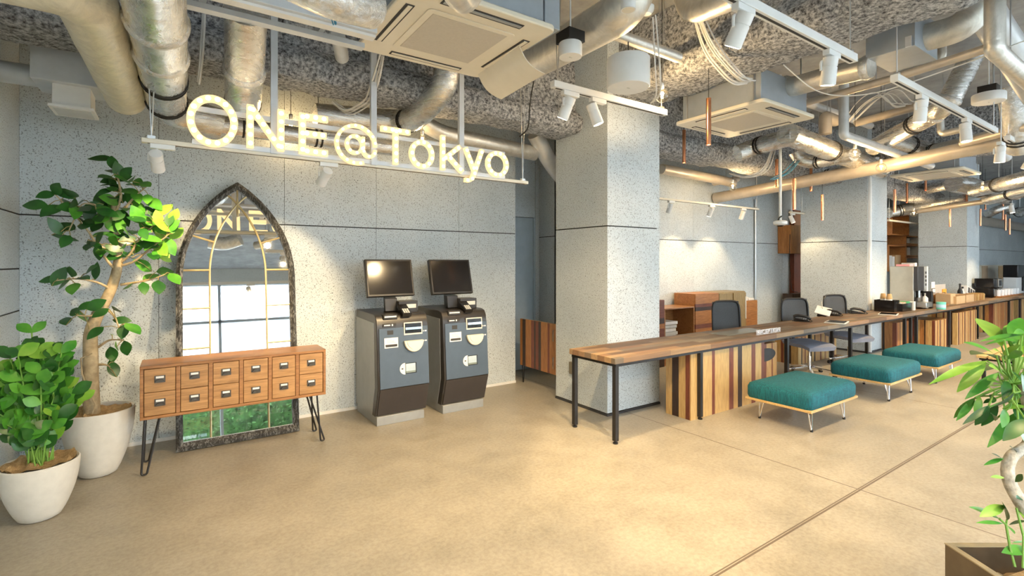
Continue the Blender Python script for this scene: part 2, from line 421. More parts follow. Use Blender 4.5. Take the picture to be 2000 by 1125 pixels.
def panels_y(name, ys, zs, x, back):
    m = MB(); s = 1 if back < x else -1
    a0, b0 = sorted((x-.012*s, back)); m.box((a0, ys[0], zs[0]), (b0, ys[-1], zs[-1]), 1)
    for a, b in zip(ys, ys[1:]):
        for c, d in zip(zs, zs[1:]):
            x0, x1 = sorted((x, x-.02*s)); m.box((x0, a+G, c+(G*1.6 if c > 0 else 0)), (x1, b-G, d-G*1.6))
    return m.build(name, [WALL, DARK], keep=True, kind='structure', smooth=False)
JZ = 1.916
panels_x('wall_back', [XL, -.13, .87, 1.785, 2.79, 3.61], [0, JZ, SLAB], WY, WY+.2)
panels_y('wall_left', [WINY, -2, -1, 0, 1, 2, 3, 4.2, WY+.2], [0, 1.18, 1.50, JZ, SLAB], XL, XL-.2)
panels_x('wall_reception', [4.42, 5.35, 6.33, 7.29, 8.26, 9.22, 10.2, 11.2, 12.2, 13.2, 14.2, 15.2, 16.4], [0, JZ, SLAB], WY, WY+.2)
m = MB(); m.box((3.2, 5.83, 0), (4.42, 6.0, SLAB), 1)
m.box((3.2, 5.81, 2.20), (4.345, 5.835, SLAB)); m.box((4.352, 5.81, 0), (4.42, 5.835, SLAB)); m.box((3.2, WY+.2, 0), (3.3, 5.83, SLAB))
m.build('wall_niche', [WALL, DARK], keep=True, kind='structure', smooth=False)
panels_y('wall_niche_side', [WY+.03, 5.83], [0, JZ, SLAB], 4.42, 4.62)
MB().box((3.32, 5.80, .01), (4.335, 5.828, 2.19)).box((4.30, 5.79, .01), (4.335, 5.80, 2.19)).build('door_1', DOORM, keep=True, kind='structure', smooth=False)
panels_x('wall_far', [16.4, 17.6, 19.4, 21.2, 23.0, 24.8, XR], [0, JZ, SLAB], 4.25, 4.45)
MB().box((16.36, 4.25, 0), (16.4, WY, SLAB)).build('wall_far_return', WALL, keep=True, kind='structure', smooth=False)
panels_y('wall_right', [WINY, -1.5, 0, 1.5, 3, 4.25], [0, JZ, SLAB], XR, XR+.2)
for nm, a, b, y in (('baseboard_back', XL, 3.61, WY), ('baseboard_reception', 4.42, 16.36, WY), ('baseboard_far', 16.4, XR, 4.25)):
    MB().box((a, y-.012, 0), (b, y, .028)).build(nm, WHITE, keep=True, kind='structure', smooth=False)
MB().box((XL, WINY, 0), (XL+.012, WY-.012, .028)).build('baseboard_left', WHITE, keep=True, kind='structure', smooth=False)

def pillar(x0, x1, y0, y1):
    m = MB()
    m.box((x0+.02, y0+.02, 0), (x1-.02, y1-.02, SLAB), 1)
    m.box((x0, y0, .03), (x1, y1, JZ-.006)); m.box((x0, y0, JZ+.006), (x1, y1, SLAB))
    m.box((x0-.006, y0-.006, 0), (x1+.006, y1+.006, .022), 1)
    return m.build('pillar', [WALL, DARK], keep=True, kind='structure', smooth=False)
PILS = ((3.58, 4.37, 3.575, 4.39), (9.72, 10.54, 3.57, 4.66), (15.05, 16.0, 3.55, 4.45))
for p in PILS: pillar(*p)

# sprayed beams
def beam(axis, c, zb, hw, a, b, webw, roll=.24):
    prof = []
    half = [(webw, SLAB), (webw*.98, zb+roll+.35), (webw*1.02, zb+roll+.12), (webw*1.15, zb+roll+.02), (hw*.82, zb+roll-.02), (hw*.97, zb+roll-.07), (hw, zb+roll*.5), (hw*.95, zb+.05), (hw*.8, zb+.012), (hw*.4, zb)]
    for q in range(len(half)-1):
        (h0, z0), (h1, z1) = half[q], half[q+1]; k = max(1, int(math.hypot(h1-h0, z1-z0)/.055))
        prof += [(h0+(h1-h0)*i/k, z0+(z1-z0)*i/k) for i in range(k)]
    prof.append(half[-1]); full = [(-h, z) for h, z in prof]+[(h, z) for h, z in prof[::-1]]
    n = int((b-a)/.06); m = MB(); rows = []
    for i in range(n+1):
        t = a+(b-a)*i/n; row = []
        for h, z in full:
            p = V((t, c+h, z)) if axis == 'X' else V((c+h, t, z))
            if z < SLAB-.01:
                d = noise.noise_vector(p*2.1)*.030+noise.noise_vector(p*7.5)*.020+noise.noise_vector(p*17)*.010
                p = p+V((d.x, d.y, d.z))
            row.append(m.bm.verts.new(p))
        rows.append(row)
    for A, B in zip(rows, rows[1:]):
        for j in range(len(full)-1): m._f([A[j], A[j+1], B[j+1], B[j]], 0)
    m._f(rows[0], 0); m._f(rows[-1][::-1], 0)
    return m.build('ceiling_beam', ROCK, keep=True, kind='structure')
beam('X', 4.17, 2.93, .235, XL, 3.60, .11)
beam('X', 4.17, 2.93, .235, 4.36, 9.74, .11)
beam('X', 4.17, 2.93, .235, 10.5, 15.1, .11)
beam('Y', 3.95, 3.20, .33, WINY, 3.60, .20, .22)
beam('Y', 10.1, 3.20, .33, WINY, 3.60, .20, .22)

# window wall behind the camera, pavement and hedge outside
WX = 18.0
m = MB(); m.box((XL, WINY-.2, 3.56), (XR, WINY, SLAB)); m.box((WX, WINY-.2, 0), (XR, WINY, 3.56))  # unseen far stretch is closed in solid to dim daylight at the far end
m.build('wall_front', WALL, keep=True, kind='structure', smooth=False)
m = MB(); x = XL
while x < WX:
    m.box((x, WINY-.12, 0), (x+.06, WINY-.04, 3.56)); x += 1.8
for z in (0, 2.6, 3.5): m.box((XL, WINY-.12, z), (WX, WINY-.04, z+.06))
wf = m.build('window_1', GREY, keep=True, kind='structure', smooth=False); WO[wf.name] = V((0,0,0))
MB().box((XL, WINY-.085, .06), (WX, WINY-.075, 3.5)).build('pane', PANE, parent=wf, smooth=False)
MB().box((-20, -30, -.15), (40, WINY-.2, -.1)).build('ground', STONE, keep=True, kind='structure', smooth=False)
m = MB(); rh = random.Random(3)
for i in range(5200):
    c = V((rh.uniform(-3.5, 9), rh.uniform(-6.6, -5.9), 0)); c.z = rh.uniform(-.1, .95+.25*noise.noise(V((c.x*1.3, 0, 0))))
    d = V((rh.gauss(0,1), rh.gauss(.4,1), rh.gauss(.6,1))); m.leaf(c, d, V((rh.gauss(0,1), rh.gauss(0,1), 1)), .11, .06, .2, 0, .15, 3)
m.box((-3.5, -6.5, -.1), (9, -6.05, .85))
tag(m.build('hedge', HEDGE, keep=True, smooth=False), 'clipped green hedge outside the window, seen in the tall mirror', 'hedge', kind='stuff')
m = MB(); m.box((-12, -16.4, -.1), (30, -16, 9))
for i in range(14):
    for j in range(3): m.box((-10+i*2.8, -16, .6+j*2.9), (-8.6+i*2.8, -15.97, 2.3+j*2.9), 1)
tag(m.build('building', [WHITE, GREY], keep=True, smooth=False), 'pale building across the street, seen in the tall mirror', 'building')
# ------------------------------------------------------------------ furniture at the back wall
# arched mirror leaning on the wall
T = thing('floor_mirror', 'tall pointed-arch mirror with distressed dark frame leaning against the wall', 'mirror', (.46, 4.85, 0))
tl = math.asin((WY-.012-4.90)/2.30); st, ct = math.sin(tl), math.cos(tl)
def MP(x, h, d=0): return V((.46+x, 4.90+h*st-d*ct, h*ct+d*st))
A_, H0, HT = .468, 1.42, 2.30
def arch(a, apex=HT, h0=H0, n=16):
    rise = apex-h0; c = (rise*rise-a*a)/(2*a); R = a+c; pts = []
    th = math.atan2(rise, c)
    for i in range(n+1):
        t = th*i/n; pts.append((-(R*math.cos(t)-c), h0+R*math.sin(t)))
    return pts
def outline(a, apex, hb):
    L = arch(a, apex); return [(-a, hb)]+L+[(-x, z) for x, z in L[-2::-1]]+[(a, hb)]
out, inn = outline(A_, HT, 0), outline(A_-.050, HT-.070, .065)
m = MB(); n = len(out)
def ring(o_, i_, d0, d1, dm=None):
    vo0 = [m.bm.verts.new(MP(x, h, d0)) for x, h in o_]; vo1 = [m.bm.verts.new(MP(x, h, d1)) for x, h in o_]
    md = [((a[0]+b[0])/2, (a[1]+b[1])/2) for a, b in zip(o_, i_)]; vm = [m.bm.verts.new(MP(x, h, d1+.012)) for x, h in md]
    vi1 = [m.bm.verts.new(MP(x, h, d1-.006)) for x, h in i_]; vi0 = [m.bm.verts.new(MP(x, h, d0)) for x, h in i_]
    for j in range(n):
        k = (j+1) % n
        for q in ((vo0, vo1), (vo1, vm), (vm, vi1), (vi1, vi0), (vi0, vo0)): m._f([q[0][j], q[0][k], q[1][k], q[1][j]], 0)
ring(out, inn, 0, .066)
m.build('frame', DIST, T, smooth=True)
gl = outline(A_-.05, HT-.07, .06)
MB().prism(gl, lambda x, h: MP(x, h, .030), V((0, -ct*.008, st*.008))).build('mirror_glass', MIRR, T, smooth=False)
def muntin(pts, w=.016, mat=GOLDB):
    mm = MB(); mm.tube([MP(x, h, .044) for x, h in pts], w/2, 8); return mm.build('glazing_bar', mat, T)
ai = .222; L = arch(A_-.03, HT-.05)
def inner_arc(s):
    pts = [(s*ai, .07), (s*ai, .8), (s*ai, 1.46)]; R = 1.02
    for i in range(1, 30):
        t = i*.042; x = ai-R+R*math.cos(t); h = 1.46+R*math.sin(t)
        if abs(x) > .0 and x < 0:
            rise = HT-.05-H0; a2 = A_-.04; c = (rise*rise-a2*a2)/(2*a2); lim = math.sqrt(max(0, (a2+c)**2-(-x+c)**2)) + H0
            if h > lim-.004: pts.append((s*x, min(h, lim))); break
        pts.append((s*x, h))
    return pts
muntin(inner_arc(1)); muntin(inner_arc(-1)); muntin([(0, 1.98), (0, HT-.07)])
for s in (-1, 1):
    for h in (.45, .82, 1.16, 1.49): muntin([(s*ai, h), (s*(A_-.05), h)])
    muntin([(s*.185, 1.74), (s*.365, 1.80)])

# sideboard with twelve drawers on hairpin legs
SX0, SX1, SY0, SY1, SZ0, SZ1 = -.222, 1.068, 4.45, 4.765, .405, .795
T = thing('sideboard', 'long wooden apothecary sideboard with small drawers on black hairpin legs', 'sideboard', ((SX0+SX1)/2, (SY0+SY1)/2, 0))
m = MB(); t = .022
m.box((SX0, SY0, SZ1-t), (SX1, SY1, SZ1)).box((SX0, SY0, SZ0), (SX1, SY1, SZ0+t)).box((SX0, SY0, SZ0+t), (SX0+t, SY1, SZ1-t)).box((SX1-t, SY0, SZ0+t), (SX1, SY1, SZ1-t)).box((SX0+t, SY1-.012, SZ0+t), (SX1-t, SY1, SZ1-t))
iw = (SX1-SX0-2*t); cw = iw/6
for i in range(1, 6): m.box((SX0+t+cw*i-.014, SY0, SZ0+t), (SX0+t+cw*i+.014, SY1-.012, SZ1-t))
m.box((SX0+t, SY0+.03, SZ0+t), (SX1-t, SY0+.04, SZ1-t), 1)
m.build('cabinet_body', [PINEX, DARK], T, bev=.003)
zm = (SZ0+SZ1)/2; PULL = plain('aged_iron', (.10,.09,.08), .35, .7)
for i in range(6):
    x0 = SX0+t+cw*i+(.017 if i else .004); x1 = SX0+t+cw*(i+1)-(.017 if i < 5 else .004)
    for z0, z1 in ((zm+.002, SZ1-t-.004), (SZ0+t+.004, zm-.002)):
        d = MB().box((x0, SY0+.002, z0), (x1, SY0+.26, z1)).build('drawer', PINED, T, bev=.002)
        WO[d.name] = WO[T.name]
        xc, zc = (x0+x1)/2, (z0+z1)/2+.008; h = MB()
        h.box((xc-.033, SY0-.003, zc-.026), (xc+.033, SY0+.002, zc+.026))
        h.box((xc-.024, SY0-.005, zc+.006), (xc+.024, SY0-.003, zc+.021), 1)
        for a in range(6):
            t0, t1 = math.pi*a/6, math.pi*(a+1)/6
            h.prism([(xc-.026*math.cos(t0), zc-.02+.02*math.sin(t0)), (xc-.026*math.cos(t1), zc-.02+.02*math.sin(t1)), (xc, zc-.022)], lambda x, z: V((x, SY0-.003, z)), V((0, -.016, 0)))
        h.build('cup_pull', [PULL, PAPER], d)
for cx, sx in ((SX0+.045, 1), (SX1-.045, -1)):
    for cy, sy in ((SY0+.05, 1), (SY1-.05, -1)):
        foot = V((cx-sx*.02, cy-sy*.04, .009)); a = V((cx-.018, cy, SZ0)); b = V((cx+.075*sx, cy+sy*.03, SZ0))
        q = MB(); q.tube(fillet([a, foot+V((-.016, 0, 0)), foot+V((.016, 0, 0)), b], .03), .0075, 8)
        q.build('hairpin_leg', BLACK, T)

# self-service kiosks
KW, KD, KH = .52, .66, 1.06
def kiosk(loc, label):
    T = thing('payment_kiosk', label, 'kiosk', (0, 0, 0), 'payment kiosks by the wall')
    MB().box((.01, .05, 0), (KW-.03, KD, .085)).build('base', [KSIDE], T, bev=.003)
    prof = [(.085, .085), (-.005, .36), (.035, .93), (.045, .99), (.075, 1.035), (.13, 1.05), (KD, KH), (KD, .085)]
    MB().prism(prof, lambda y, z: V((0, y, z)), (KW, 0, 0)).build('body', KTRIM, T, bev=.006)
    for x0, x1 in ((-.004, 0), (KW, KW+.004)):
        sp = [(.155, .09), (.075, .36), (.10, .97), (KD-.01, .985), (KD-.01, .09)]
        MB().prism(sp, lambda y, z: V((x0, y, z)), (x1-x0, 0, 0)).build('side_panel', KSIDE, T)
    fy = lambda z: -.005+(z-.36)/.57*.04
    ly = lambda z: .085-(z-.085)/.275*.09
    MB().prism([(.022, .352), (KW-.004, .352), (KW-.004, .09), (.022, .09)], lambda x, z: V((x, ly(z)-.008, z)), (0, .008, 0)).build('lower_panel', KLOW, T)
    m = MB().prism([(.022, .36), (KW-.004, .36), (KW-.004, .92), (.022, .92)], lambda x, z: V((x, fy(z)-.008, z)), (0, .008, 0))
    m.build('front_panel', KPANEL, T)
    def plate(name, x0, x1, z0, z1, th, mat, dz=0): return MB().prism([(x0, z0), (x1, z0), (x1, z1), (x0, z1)], lambda x, z: V((x, fy(z)-.008-th, z)), (0, th, 0)).build(name, mat, T)
    n = plate('notice', .07, .205, .735, .83, .002, PAPER)
    MB().prism([(.08, .745), (.195, .745), (.195, .768), (.08, .768)], lambda x, z: V((x, fy(z)-.0115, z)), (0, .001, 0)).build('notice_band', DARK, n)
    for k in range(3): MB().prism([(.09, .782+k*.013), (.185-.02*k, .782+k*.013), (.185-.02*k, .786+k*.013), (.09, .786+k*.013)], lambda x, z: V((x, fy(z)-.0115, z)), (0, .001, 0)).build('notice_line', GREY, n)
    plate('speaker_grille', .10, .16, .86, .90, .001, DARK)
    # note slot
    plate('slot_frame', .265, .455, .845, .965, .006, CREAM); b = plate('note_slot', .275, .445, .86, .955, .009, SCREEN); plate('slot_lip', .278, .442, .895, .918, .02, CHROME)
    # coin cup
    m = MB(); pr = [(.0, 0)]; 
    m.prism([(.36+.10*math.cos(math.pi+math.pi*i/14), .79+.11*math.sin(math.pi+math.pi*i/14)) for i in range(15)], lambda x, z: V((x, fy(z)-.040, z)), (0, .034, 0))
    m.build('coin_cup', CREAM, T, bev=.008)
    m = MB(); m.prism([(.36+.075*math.cos(math.pi+math.pi*i/14), .785+.075*math.sin(math.pi+math.pi*i/14)) for i in range(15)], lambda x, z: V((x, fy(z)-.046, z)), (0, .008, 0))
    m.build('coin_dish', LGREY, T)
    for z in (.77, .865):
        plate('pictogram', .465, .475, z, z+.012, .001, PAPER); plate('pictogram', .482, .502, z, z+.012, .001, PAPER)
    # lower badge and change tray
    m = MB(); m.prism([(.27, .47)]+[(.27+.055*math.cos(math.pi/2+math.pi*i/12), .525+.055*math.sin(math.pi/2+math.pi*i/12)) for i in range(13)], lambda x, z: V((x, fy(z)-.0105, z)), (0, .002, 0))
    m.build('badge', PAPER, T); plate('badge_mark', .232, .25, .52, .532, .003, DARK)
    plate('change_slot', .27, .385, .475, .575, .0025, SCREEN); plate('picture_label', .275, .375, .50, .57, .004, plain('skyline_print', (.45,.55,.62), .5))
    plate('picture_foot', .275, .375, .482, .50, .004, plain('skyline_dark', (.20,.24,.22), .5))
    # top devices
    def top(x, y, z): return V((x, y, z))
    m = MB(); m.box((.07, .045, 1.0), (.21, .13, 1.05)); m.box((.08, .04, 1.02), (.20, .05, 1.035), 1)
    m.build('receipt_slot', [KTRIM, PAPER], T, bev=.004); plate('receipt_label', .06, .19, .935, .965, .003, DARK)
    plate('receipt_text', .07, .13, .945, .955, .0045, PAPER); plate('receipt_text', .145, .158, .942, .958, .0045, PAPER)
    m = MB(); m.box((.27, .16, 1.05), (.47, .34, 1.16)); m.box((.31, .155, 1.09), (.45, .16, 1.13), 1)
    m.build('ticket_printer', [KTRIM, LGREY], T, bev=.012)
    m = MB(); R = Matrix.Translation((.30, .10, 1.075)) @ Matrix.Rotation(math.radians(30), 4, 'X')
    m.box((-.045, -.085, -.015), (.045, .085, .02), 0, R)
    for i in range(3):
        for j in range(4): m.box((-.03+.022*i, -.07+.018*j, .02), (-.014+.022*i, -.058+.018*j, .026), 1, R)
    m.build('keypad', [SCREEN, LGREY], T)
    # monitor
    m = MB(); m.prism([(.17, .22), (.30, .22), (.36, .42), (.23, .42)], lambda x, y: V((x-.02, y, KH)), (0, .02, .13)); m.build('monitor_foot', BLACK, T, bev=.006)
    R = Matrix.Translation((.225, .30, 1.39)) @ Matrix.Rotation(math.radians(-15), 4, 'X')
    m = MB(); m.box((-.245, -.02, -.19), (.245, .03, .19), 0, R); m.box((-.13, .03, -.12), (.13, .08, .12), 0, R)
    s = m.build('monitor', BLACK, T, bev=.006); MB().box((-.225, -.022, -.168), (.225, -.0195, .172), 0, R).build('screen', SCREEN, s, smooth=False)
    T.location = loc; return T
k1 = kiosk((1.55, 4.52, 0), 'payment kiosk standing closer to the wooden sideboard, its screen catching warm light')
k2 = dup(k1, (2.235, 4.52, 0), None, 'payment kiosk closer to the niche door, its screen dark')

# striped swing gate beside the first pillar
T = thing('striped_gate', 'low swing gate of vertical striped planks beside the first pillar', 'gate', (3.695, 4.86, 0))
MB().box((3.69, 4.48, .225), (3.715, 5.235, .82)).build('gate_back', PLY, T, bev=.002)
m = MB(); y = 5.235
for wd, mi in ((.05,0),(.07,2),(.12,0),(.06,1),(.03,2),(.06,1),(.05,2),(.13,0),(.04,1),(.145,0)):
    m.box((3.675, max(4.48, y-wd), .225), (3.69, y, .82), mi); y -= wd
dr = m.build('gate_planks', [WORG, WRED, WBRN], T, smooth=False)
for z in (.30, .62): MB().tube(fillet([(3.675, 4.53, z), (3.65, 4.53, z), (3.65, 4.53, z+.13), (3.675, 4.53, z+.13)], .01, 3), .006, 8).build('chrome_handle', CHROME, dr)
for y in (4.52, 5.20): MB().tube(fillet([(3.70, y-.02, .225), (3.70, y-.006, .006), (3.70, y+.006, .006), (3.70, y+.025, .225)], .02, 4), .006, 6).build('gate_foot', BLACK, T)
# ------------------------------------------------------------------ counters
CT, CF, CB = .735, 2.965, 3.555
def counter(name, label, x0, x1, legs, group=None, cf=CF, cb=CB):
    T = thing(name, label, 'counter', ((x0+x1)/2, (cf+cb)/2, 0))
    MB().box((x0, cf, CT-.05), (x1, cb, CT)).build('worktop', RECL, T, bev=.003)
    m = MB(); m.box((x0+.02, cf+.012, CT-.075), (x1-.02, cf+.05, CT-.05)).box((x0+.02, cb-.05, CT-.075), (x1-.02, cb-.012, CT-.05))
    for x in (x0+.02, x1-.06): m.box((x, cf+.05, CT-.075), (x+.04, cb-.05, CT-.05))
    m.build('frame', BLACK, T)
    for x, ys in legs:
        for y in ys:
            l = MB().box((x-.02, y-.02, .025), (x+.02, y+.02, CT-.075)).build('leg', BLACK, T, bev=.002)
            MB().lathe([(.022, 0), (.022, .012), (.01, .014), (.01, .026)], (x, y, 0), 12, 0, None, True).build('levelling_foot', RUBBER, l)
    return T
yf, yb = CF+.035, CB-.035
counter('reception_counter', 'long reception counter of reclaimed planks on black steel legs', 3.06, 9.92,
        [(3.10, (yf, yb)), (4.275, (yf,)), (5.93, (yf, yb)), (7.61, (yf, yb)), (8.3, (yb,)), (9.55, (yf, yb)), (9.80, (yf,))])
counter('coffee_counter', 'coffee counter of reclaimed planks continuing beyond the second pillar', 9.925, 18.6,
        [(10.05, (yf,)), (11.67, (yf, yb)), (13.4, (yf, yb)), (15.8, (yf,)), (16.8, (yf, yb)), (18.5, (yf, yb))], cb=3.545)
# RECEPTION letters
T = thing('reception_sign', 'small white RECEPTION letters standing on the reception counter edge', 'sign', (5.6, 3.03, CT))
text_obj('lettering', 'RECEPTION', .075, .010, Matrix.Translation((5.36, 3.04, CT+.001)) @ FRONT, plain('white_acrylic', (.86,.84,.86), .3), T, .48)
MB().box((5.35, 3.03, CT), (5.85, 3.045, CT+.002)).build('sign_base', PAPER, T)

STR = [(.055,0),(.045,2),(.085,0),(.05,1),(.10,0),(.035,2),(.075,3),(.04,1),(.16,0),(.05,1),(.065,0),(.04,2),(.14,3),(.045,1),(.03,3),(.09,0),(.03,1),(.07,3)]
def striped_box(label, x0, x1, y0, y1, z1, seed, hole=False, group=None, mats=None, sq=STR, fq=None, sq2=None):
    T = thing('striped_box', label, 'box', ((x0+x1)/2, (y0+y1)/2, 0), group)
    MB().box((x0+.014, y0+.014, 0), (x1, y1, z1-.014)).build('carcass', PINEL, T)
    r = random.Random(seed); mats = mats or [PINEL, WRED, WBRN, PINE, WORG]
    def run(name, a, b, mk, ex=None):
        m = MB(); x = a; i = 0 if ex else seed % len(sq); ls = ex or sq
        while x < b-1e-4:
            wd, mi = ls[i % len(ls)]; i += 1; e = min(b, x+wd*(1 if ex else r.uniform(.85, 1.15)))
            if b-e < .02: e = b
            mk(m, x, e, mi); x = e
        return m.build(name, mats, T, smooth=False)
    f = run('front_panel', x0, x1, lambda m, a, b, mi: m.box((a, y0, 0), (b, y0+.014, z1), mi), fq)
    run('side_panel', y0+.014, y1, lambda m, a, b, mi: m.box((x0, a, 0), (x0+.014, b, z1), mi), sq2)
    MB().box((x0+.014, y0+.014, z1-.014), (x1, y1, z1)).build('top_panel', PINEX, T, smooth=False)
    if hole:
        MB().lathe([(1e-4, 0), (.075, 0), (.075, .004), (1e-4, .004)], (x0+.17, y0-.003, z1-.125), 28, 0, Matrix.Rotation(math.pi/2, 3, 'X'), sx=2.7).build('cable_hole', DARK, T)
    return T
striped_box('long box of pale, red and dark planks under the near end of the reception counter', 4.16, 5.48, 3.02, 3.32, .655, 1,
    fq=[(.10,0),(.24,0),(.05,1),(.25,0),(.08,1),(.08,0),(.08,2),(.18,0),(.08,1),(.12,0),(.06,1)], sq2=[(.05,1),(.08,0),(.08,2),(.08,0)])
striped_box('orange-lit striped box with black round cable hole under the reception counter', 5.486, 5.90, 3.10, 3.30, .60, 12, True, None, [PINE, WRED, WBRN, PINE, WORG])
striped_box('short striped box behind the legs of the middle office chair', 6.25, 6.8, 3.80, 4.15, .44, 7, mats=[WORG, WRED, WBRN, PINE, WORG])
striped_box('striped pedestal box between the two grey office chair seats', 7.75, 9.0, 3.75, 4.10, .41, 4)
WARMS = [PINEL, WRED, WBRN, PINE, WORG]
SQ2 = [(.025,1),(.05,0),(.035,3),(.02,2),(.055,4),(.05,0),(.03,2),(.045,1),(.035,0)]
striped_box('striped box standing below the coffee counter, closest to the coffee machine', 11.0, 11.72, 3.02, 3.42, .52, 0, sq=SQ2)
striped_box('tall striped box behind the counter legs below the coffee machine', 10.3, 10.9, 3.35, 3.6, .50, 3, mats=[WORG, WRED, WBRN, PINE, WORG])
striped_box('taller striped box below the coffee counter, second after the coffee machine', 12.05, 13.25, 2.98, 3.42, .60, 5, sq=SQ2)
striped_box('dark and orange striped box below the far end of the coffee counter', 14.75, 16.5, 3.05, 3.5, .64, 9, mats=[WORG, WRED, WBRN, PINE, WORG])
striped_box('last striped box at the end of the coffee counter', 16.9, 18.3, 3.05, 3.5, .64, 2)

# ottomans
def ottoman(label):
    T = thing('ottoman', label, 'ottoman', (0, 0, 0), 'teal ottomans in front of the counter')
    L, D = .93, .60
    m = MB(); nx, ny = 14, 10
    rows = []
    def pt(x, y, z): return V((x, y, z))
    import itertools
    prof = [(.004, .225), (-.006, .25), (-.006, .33), (.008, .362), (.035, .378), (.08, .386), (.2, .392)]
    rings = []
    for ins, z in prof:
        r = .05; ring = []
        x0, x1, y0, y1 = ins, L-ins, ins, D-ins
        rr = max(.012, r-ins*.2)
        for cx, cy, a in ((x1-rr, y1-rr, 0), (x0+rr, y1-rr, 90), (x0+rr, y0+rr, 180), (x1-rr, y0+rr, 270)):
            for i in range(5):
                t = math.radians(a+90*i/4); ring.append(m.bm.verts.new((cx+rr*math.cos(t), cy+rr*math.sin(t), z)))
        rings.append(ring)
    for A, B in zip(rings, rings[1:]):
        for j in range(len(A)): m._f([A[j], A[(j+1)%len(A)], B[(j+1)%len(A)], B[j]], 0)
    m._f(rings[0][::-1], 0); m._f(rings[-1], 0)
    m.build('cushion', VELV, T)
    MB().box((-.008, -.008, .205), (L+.008, D+.008, .226)).build('wood_base', PLY, T, bev=.003)
    for x, sx in ((.15, -1), (L-.15, 1)):
        for y, sy in ((.075, -1), (D-.075, 1)):
            foot = V((x+sx*.012, y+sy*.018, .014))
            l = MB(); l.tube(fillet([(x-.045, y, .205), foot+V((-.008,0,0)), foot+V((.008,0,0)), (x+.045, y, .205)], .01, 4), .0055, 8); l.tube([(x, y-sy*.03, .205), foot], .0045, 6)
            lo = l.build('hairpin_leg', CHROME, T)
            MB().lathe([(1e-4, 0), (.013, .001), (.013, .02), (1e-4, .024)], (foot.x, foot.y, 0), 10).build('rubber_foot', RUBBER, lo)
    return T
o1 = ottoman('teal upholstered ottoman in front of the striped box, closest to the camera'); o1.location = (4.655, 2.145, 0)
dup(o1, (6.43, 2.15, 0), None, 'middle teal ottoman of the row of three')
dup(o1, (7.90, 2.14, 0), None, 'teal ottoman at the far end of the row, closest to the coffee counter')

# office chairs (facing -Y)
def chair(label):
    T = thing('office_chair', label, 'chair', (0, 0, 0), 'office chairs behind the reception counter')
    m = MB(); n = 10
    prof = []
    for i in range(n+1):
        y = -.25+.5*i/n; prof.append((y, .455-.035*max(0, (-(y)-.10)/.15)**2+.01*max(0,(y-.1)/.15)))
    xs = [-.25+.5*j/10 for j in range(11)]
    def wy(x, y): return 1
    top = [[m.bm.verts.new((x*(1-.12*max(0, (-y-.1)/.15)**2), y*(1-.10*abs(x/.25)**3), z-.012*abs(x/.25)**4)) for x in xs] for y, z in prof]
    bot = [[m.bm.verts.new((x*.93*(1-.12*max(0, (-y-.1)/.15)**2), y*.95*(1-.10*abs(x/.25)**3), z-.055)) for x in xs] for y, z in prof]
    for g, fl in ((top, 1), (bot, -1)):
        for A, B in zip(g, g[1:]):
            for j in range(10): m._f([A[j], A[j+1], B[j+1], B[j]], 0)
    for i in range(n):
        for j in (0, 10): m._f([top[i][j], top[i+1][j], bot[i+1][j], bot[i][j]], 0)
    for j in range(10):
        for i in (0, n): m._f([top[i][j], top[i][j+1], bot[i][j+1], bot[i][j]], 0)
    m.build('seat', SEATG, T)
    MB().box((-.14, -.14, .375), (.14, .15, .405)).box((.10, -.02, .33), (.13, .02, .38)).build('tilt_mechanism', BLACK, T, bev=.01)
    # back: frame and mesh, slightly curved, leaning
    def bk(x, h): return V((x*(1-.10*max(0, h-.3)), .235+.05*h+.05*math.cos(x/.22*1.1)-.03, .50+h*1.0))
    H, Wd = .53, .225
    ol = []
    for i in range(40):
        t = 2*math.pi*i/40; c, s_ = math.cos(t), math.sin(t)
        e = .35; x = Wd*math.copysign(abs(c)**e, c); h = H/2+H/2*math.copysign(abs(s_)**e, s_); ol.append(bk(x, h))
    MB().tube(ol, .014, 8, closed=True).build('back_frame', BLACK, T)
    m = MB(); g = [[m.bm.verts.new(bk(Wd*.99*(-1+2*j/10), H*(.01+.98*i/10))+V((0, .004, 0))) for j in range(11)] for i in range(11)]
    g2 = [[m.bm.verts.new(v.co+V((0, .006, 0))) for v in r_] for r_ in g]
    for q in (g, g2):
        for A, B in zip(q, q[1:]):
            for j in range(10): m._f([A[j], A[j+1], B[j+1], B[j]], 0)
    m.build('mesh_back', MESHB, T)
    MB().tube(fillet([(0, .05, .38), (0, .25, .38), (0, .30, .56), (0, .30, .80)], .06), .022, 8).build('back_support', BLACK, T)
    MB().lathe([(.026, .11), (.026, .26), (.016, .26), (.016, .38)], (0,0,0), 14, 0, None, True).build('gas_lift', CHROME, T)
    for i in range(5):
        t = 2*math.pi*i/5+.3; d = V((math.cos(t), math.sin(t), 0))
        l = MB().bar(V((0,0,.115))+d*.015, d*.31+V((0,0,.072)), .035, .028).build('base_arm', CHROME, T, bev=.006)
        MB().lathe([(1e-4, -.016), (.026, -.016), (.026, .016), (1e-4, .016)], d*.30+V((0,0,.027)), 14, 0, Matrix.Rotation(math.pi/2, 3, 'X')).build('castor', RUBBER, l)
    return T
c1 = chair('office chair with grey mesh back standing closest to the first pillar'); c1.location = (6.0, 3.62, 0); c1.rotation_euler = (0, 0, math.radians(-15))
dup(c1, (7.20, 3.34, 0), math.radians(-20), 'middle office chair, chrome star base showing beneath the counter')
dup(c1, (8.50, 3.36, 0), math.radians(-18), 'office chair with mesh back standing in front of the second pillar')

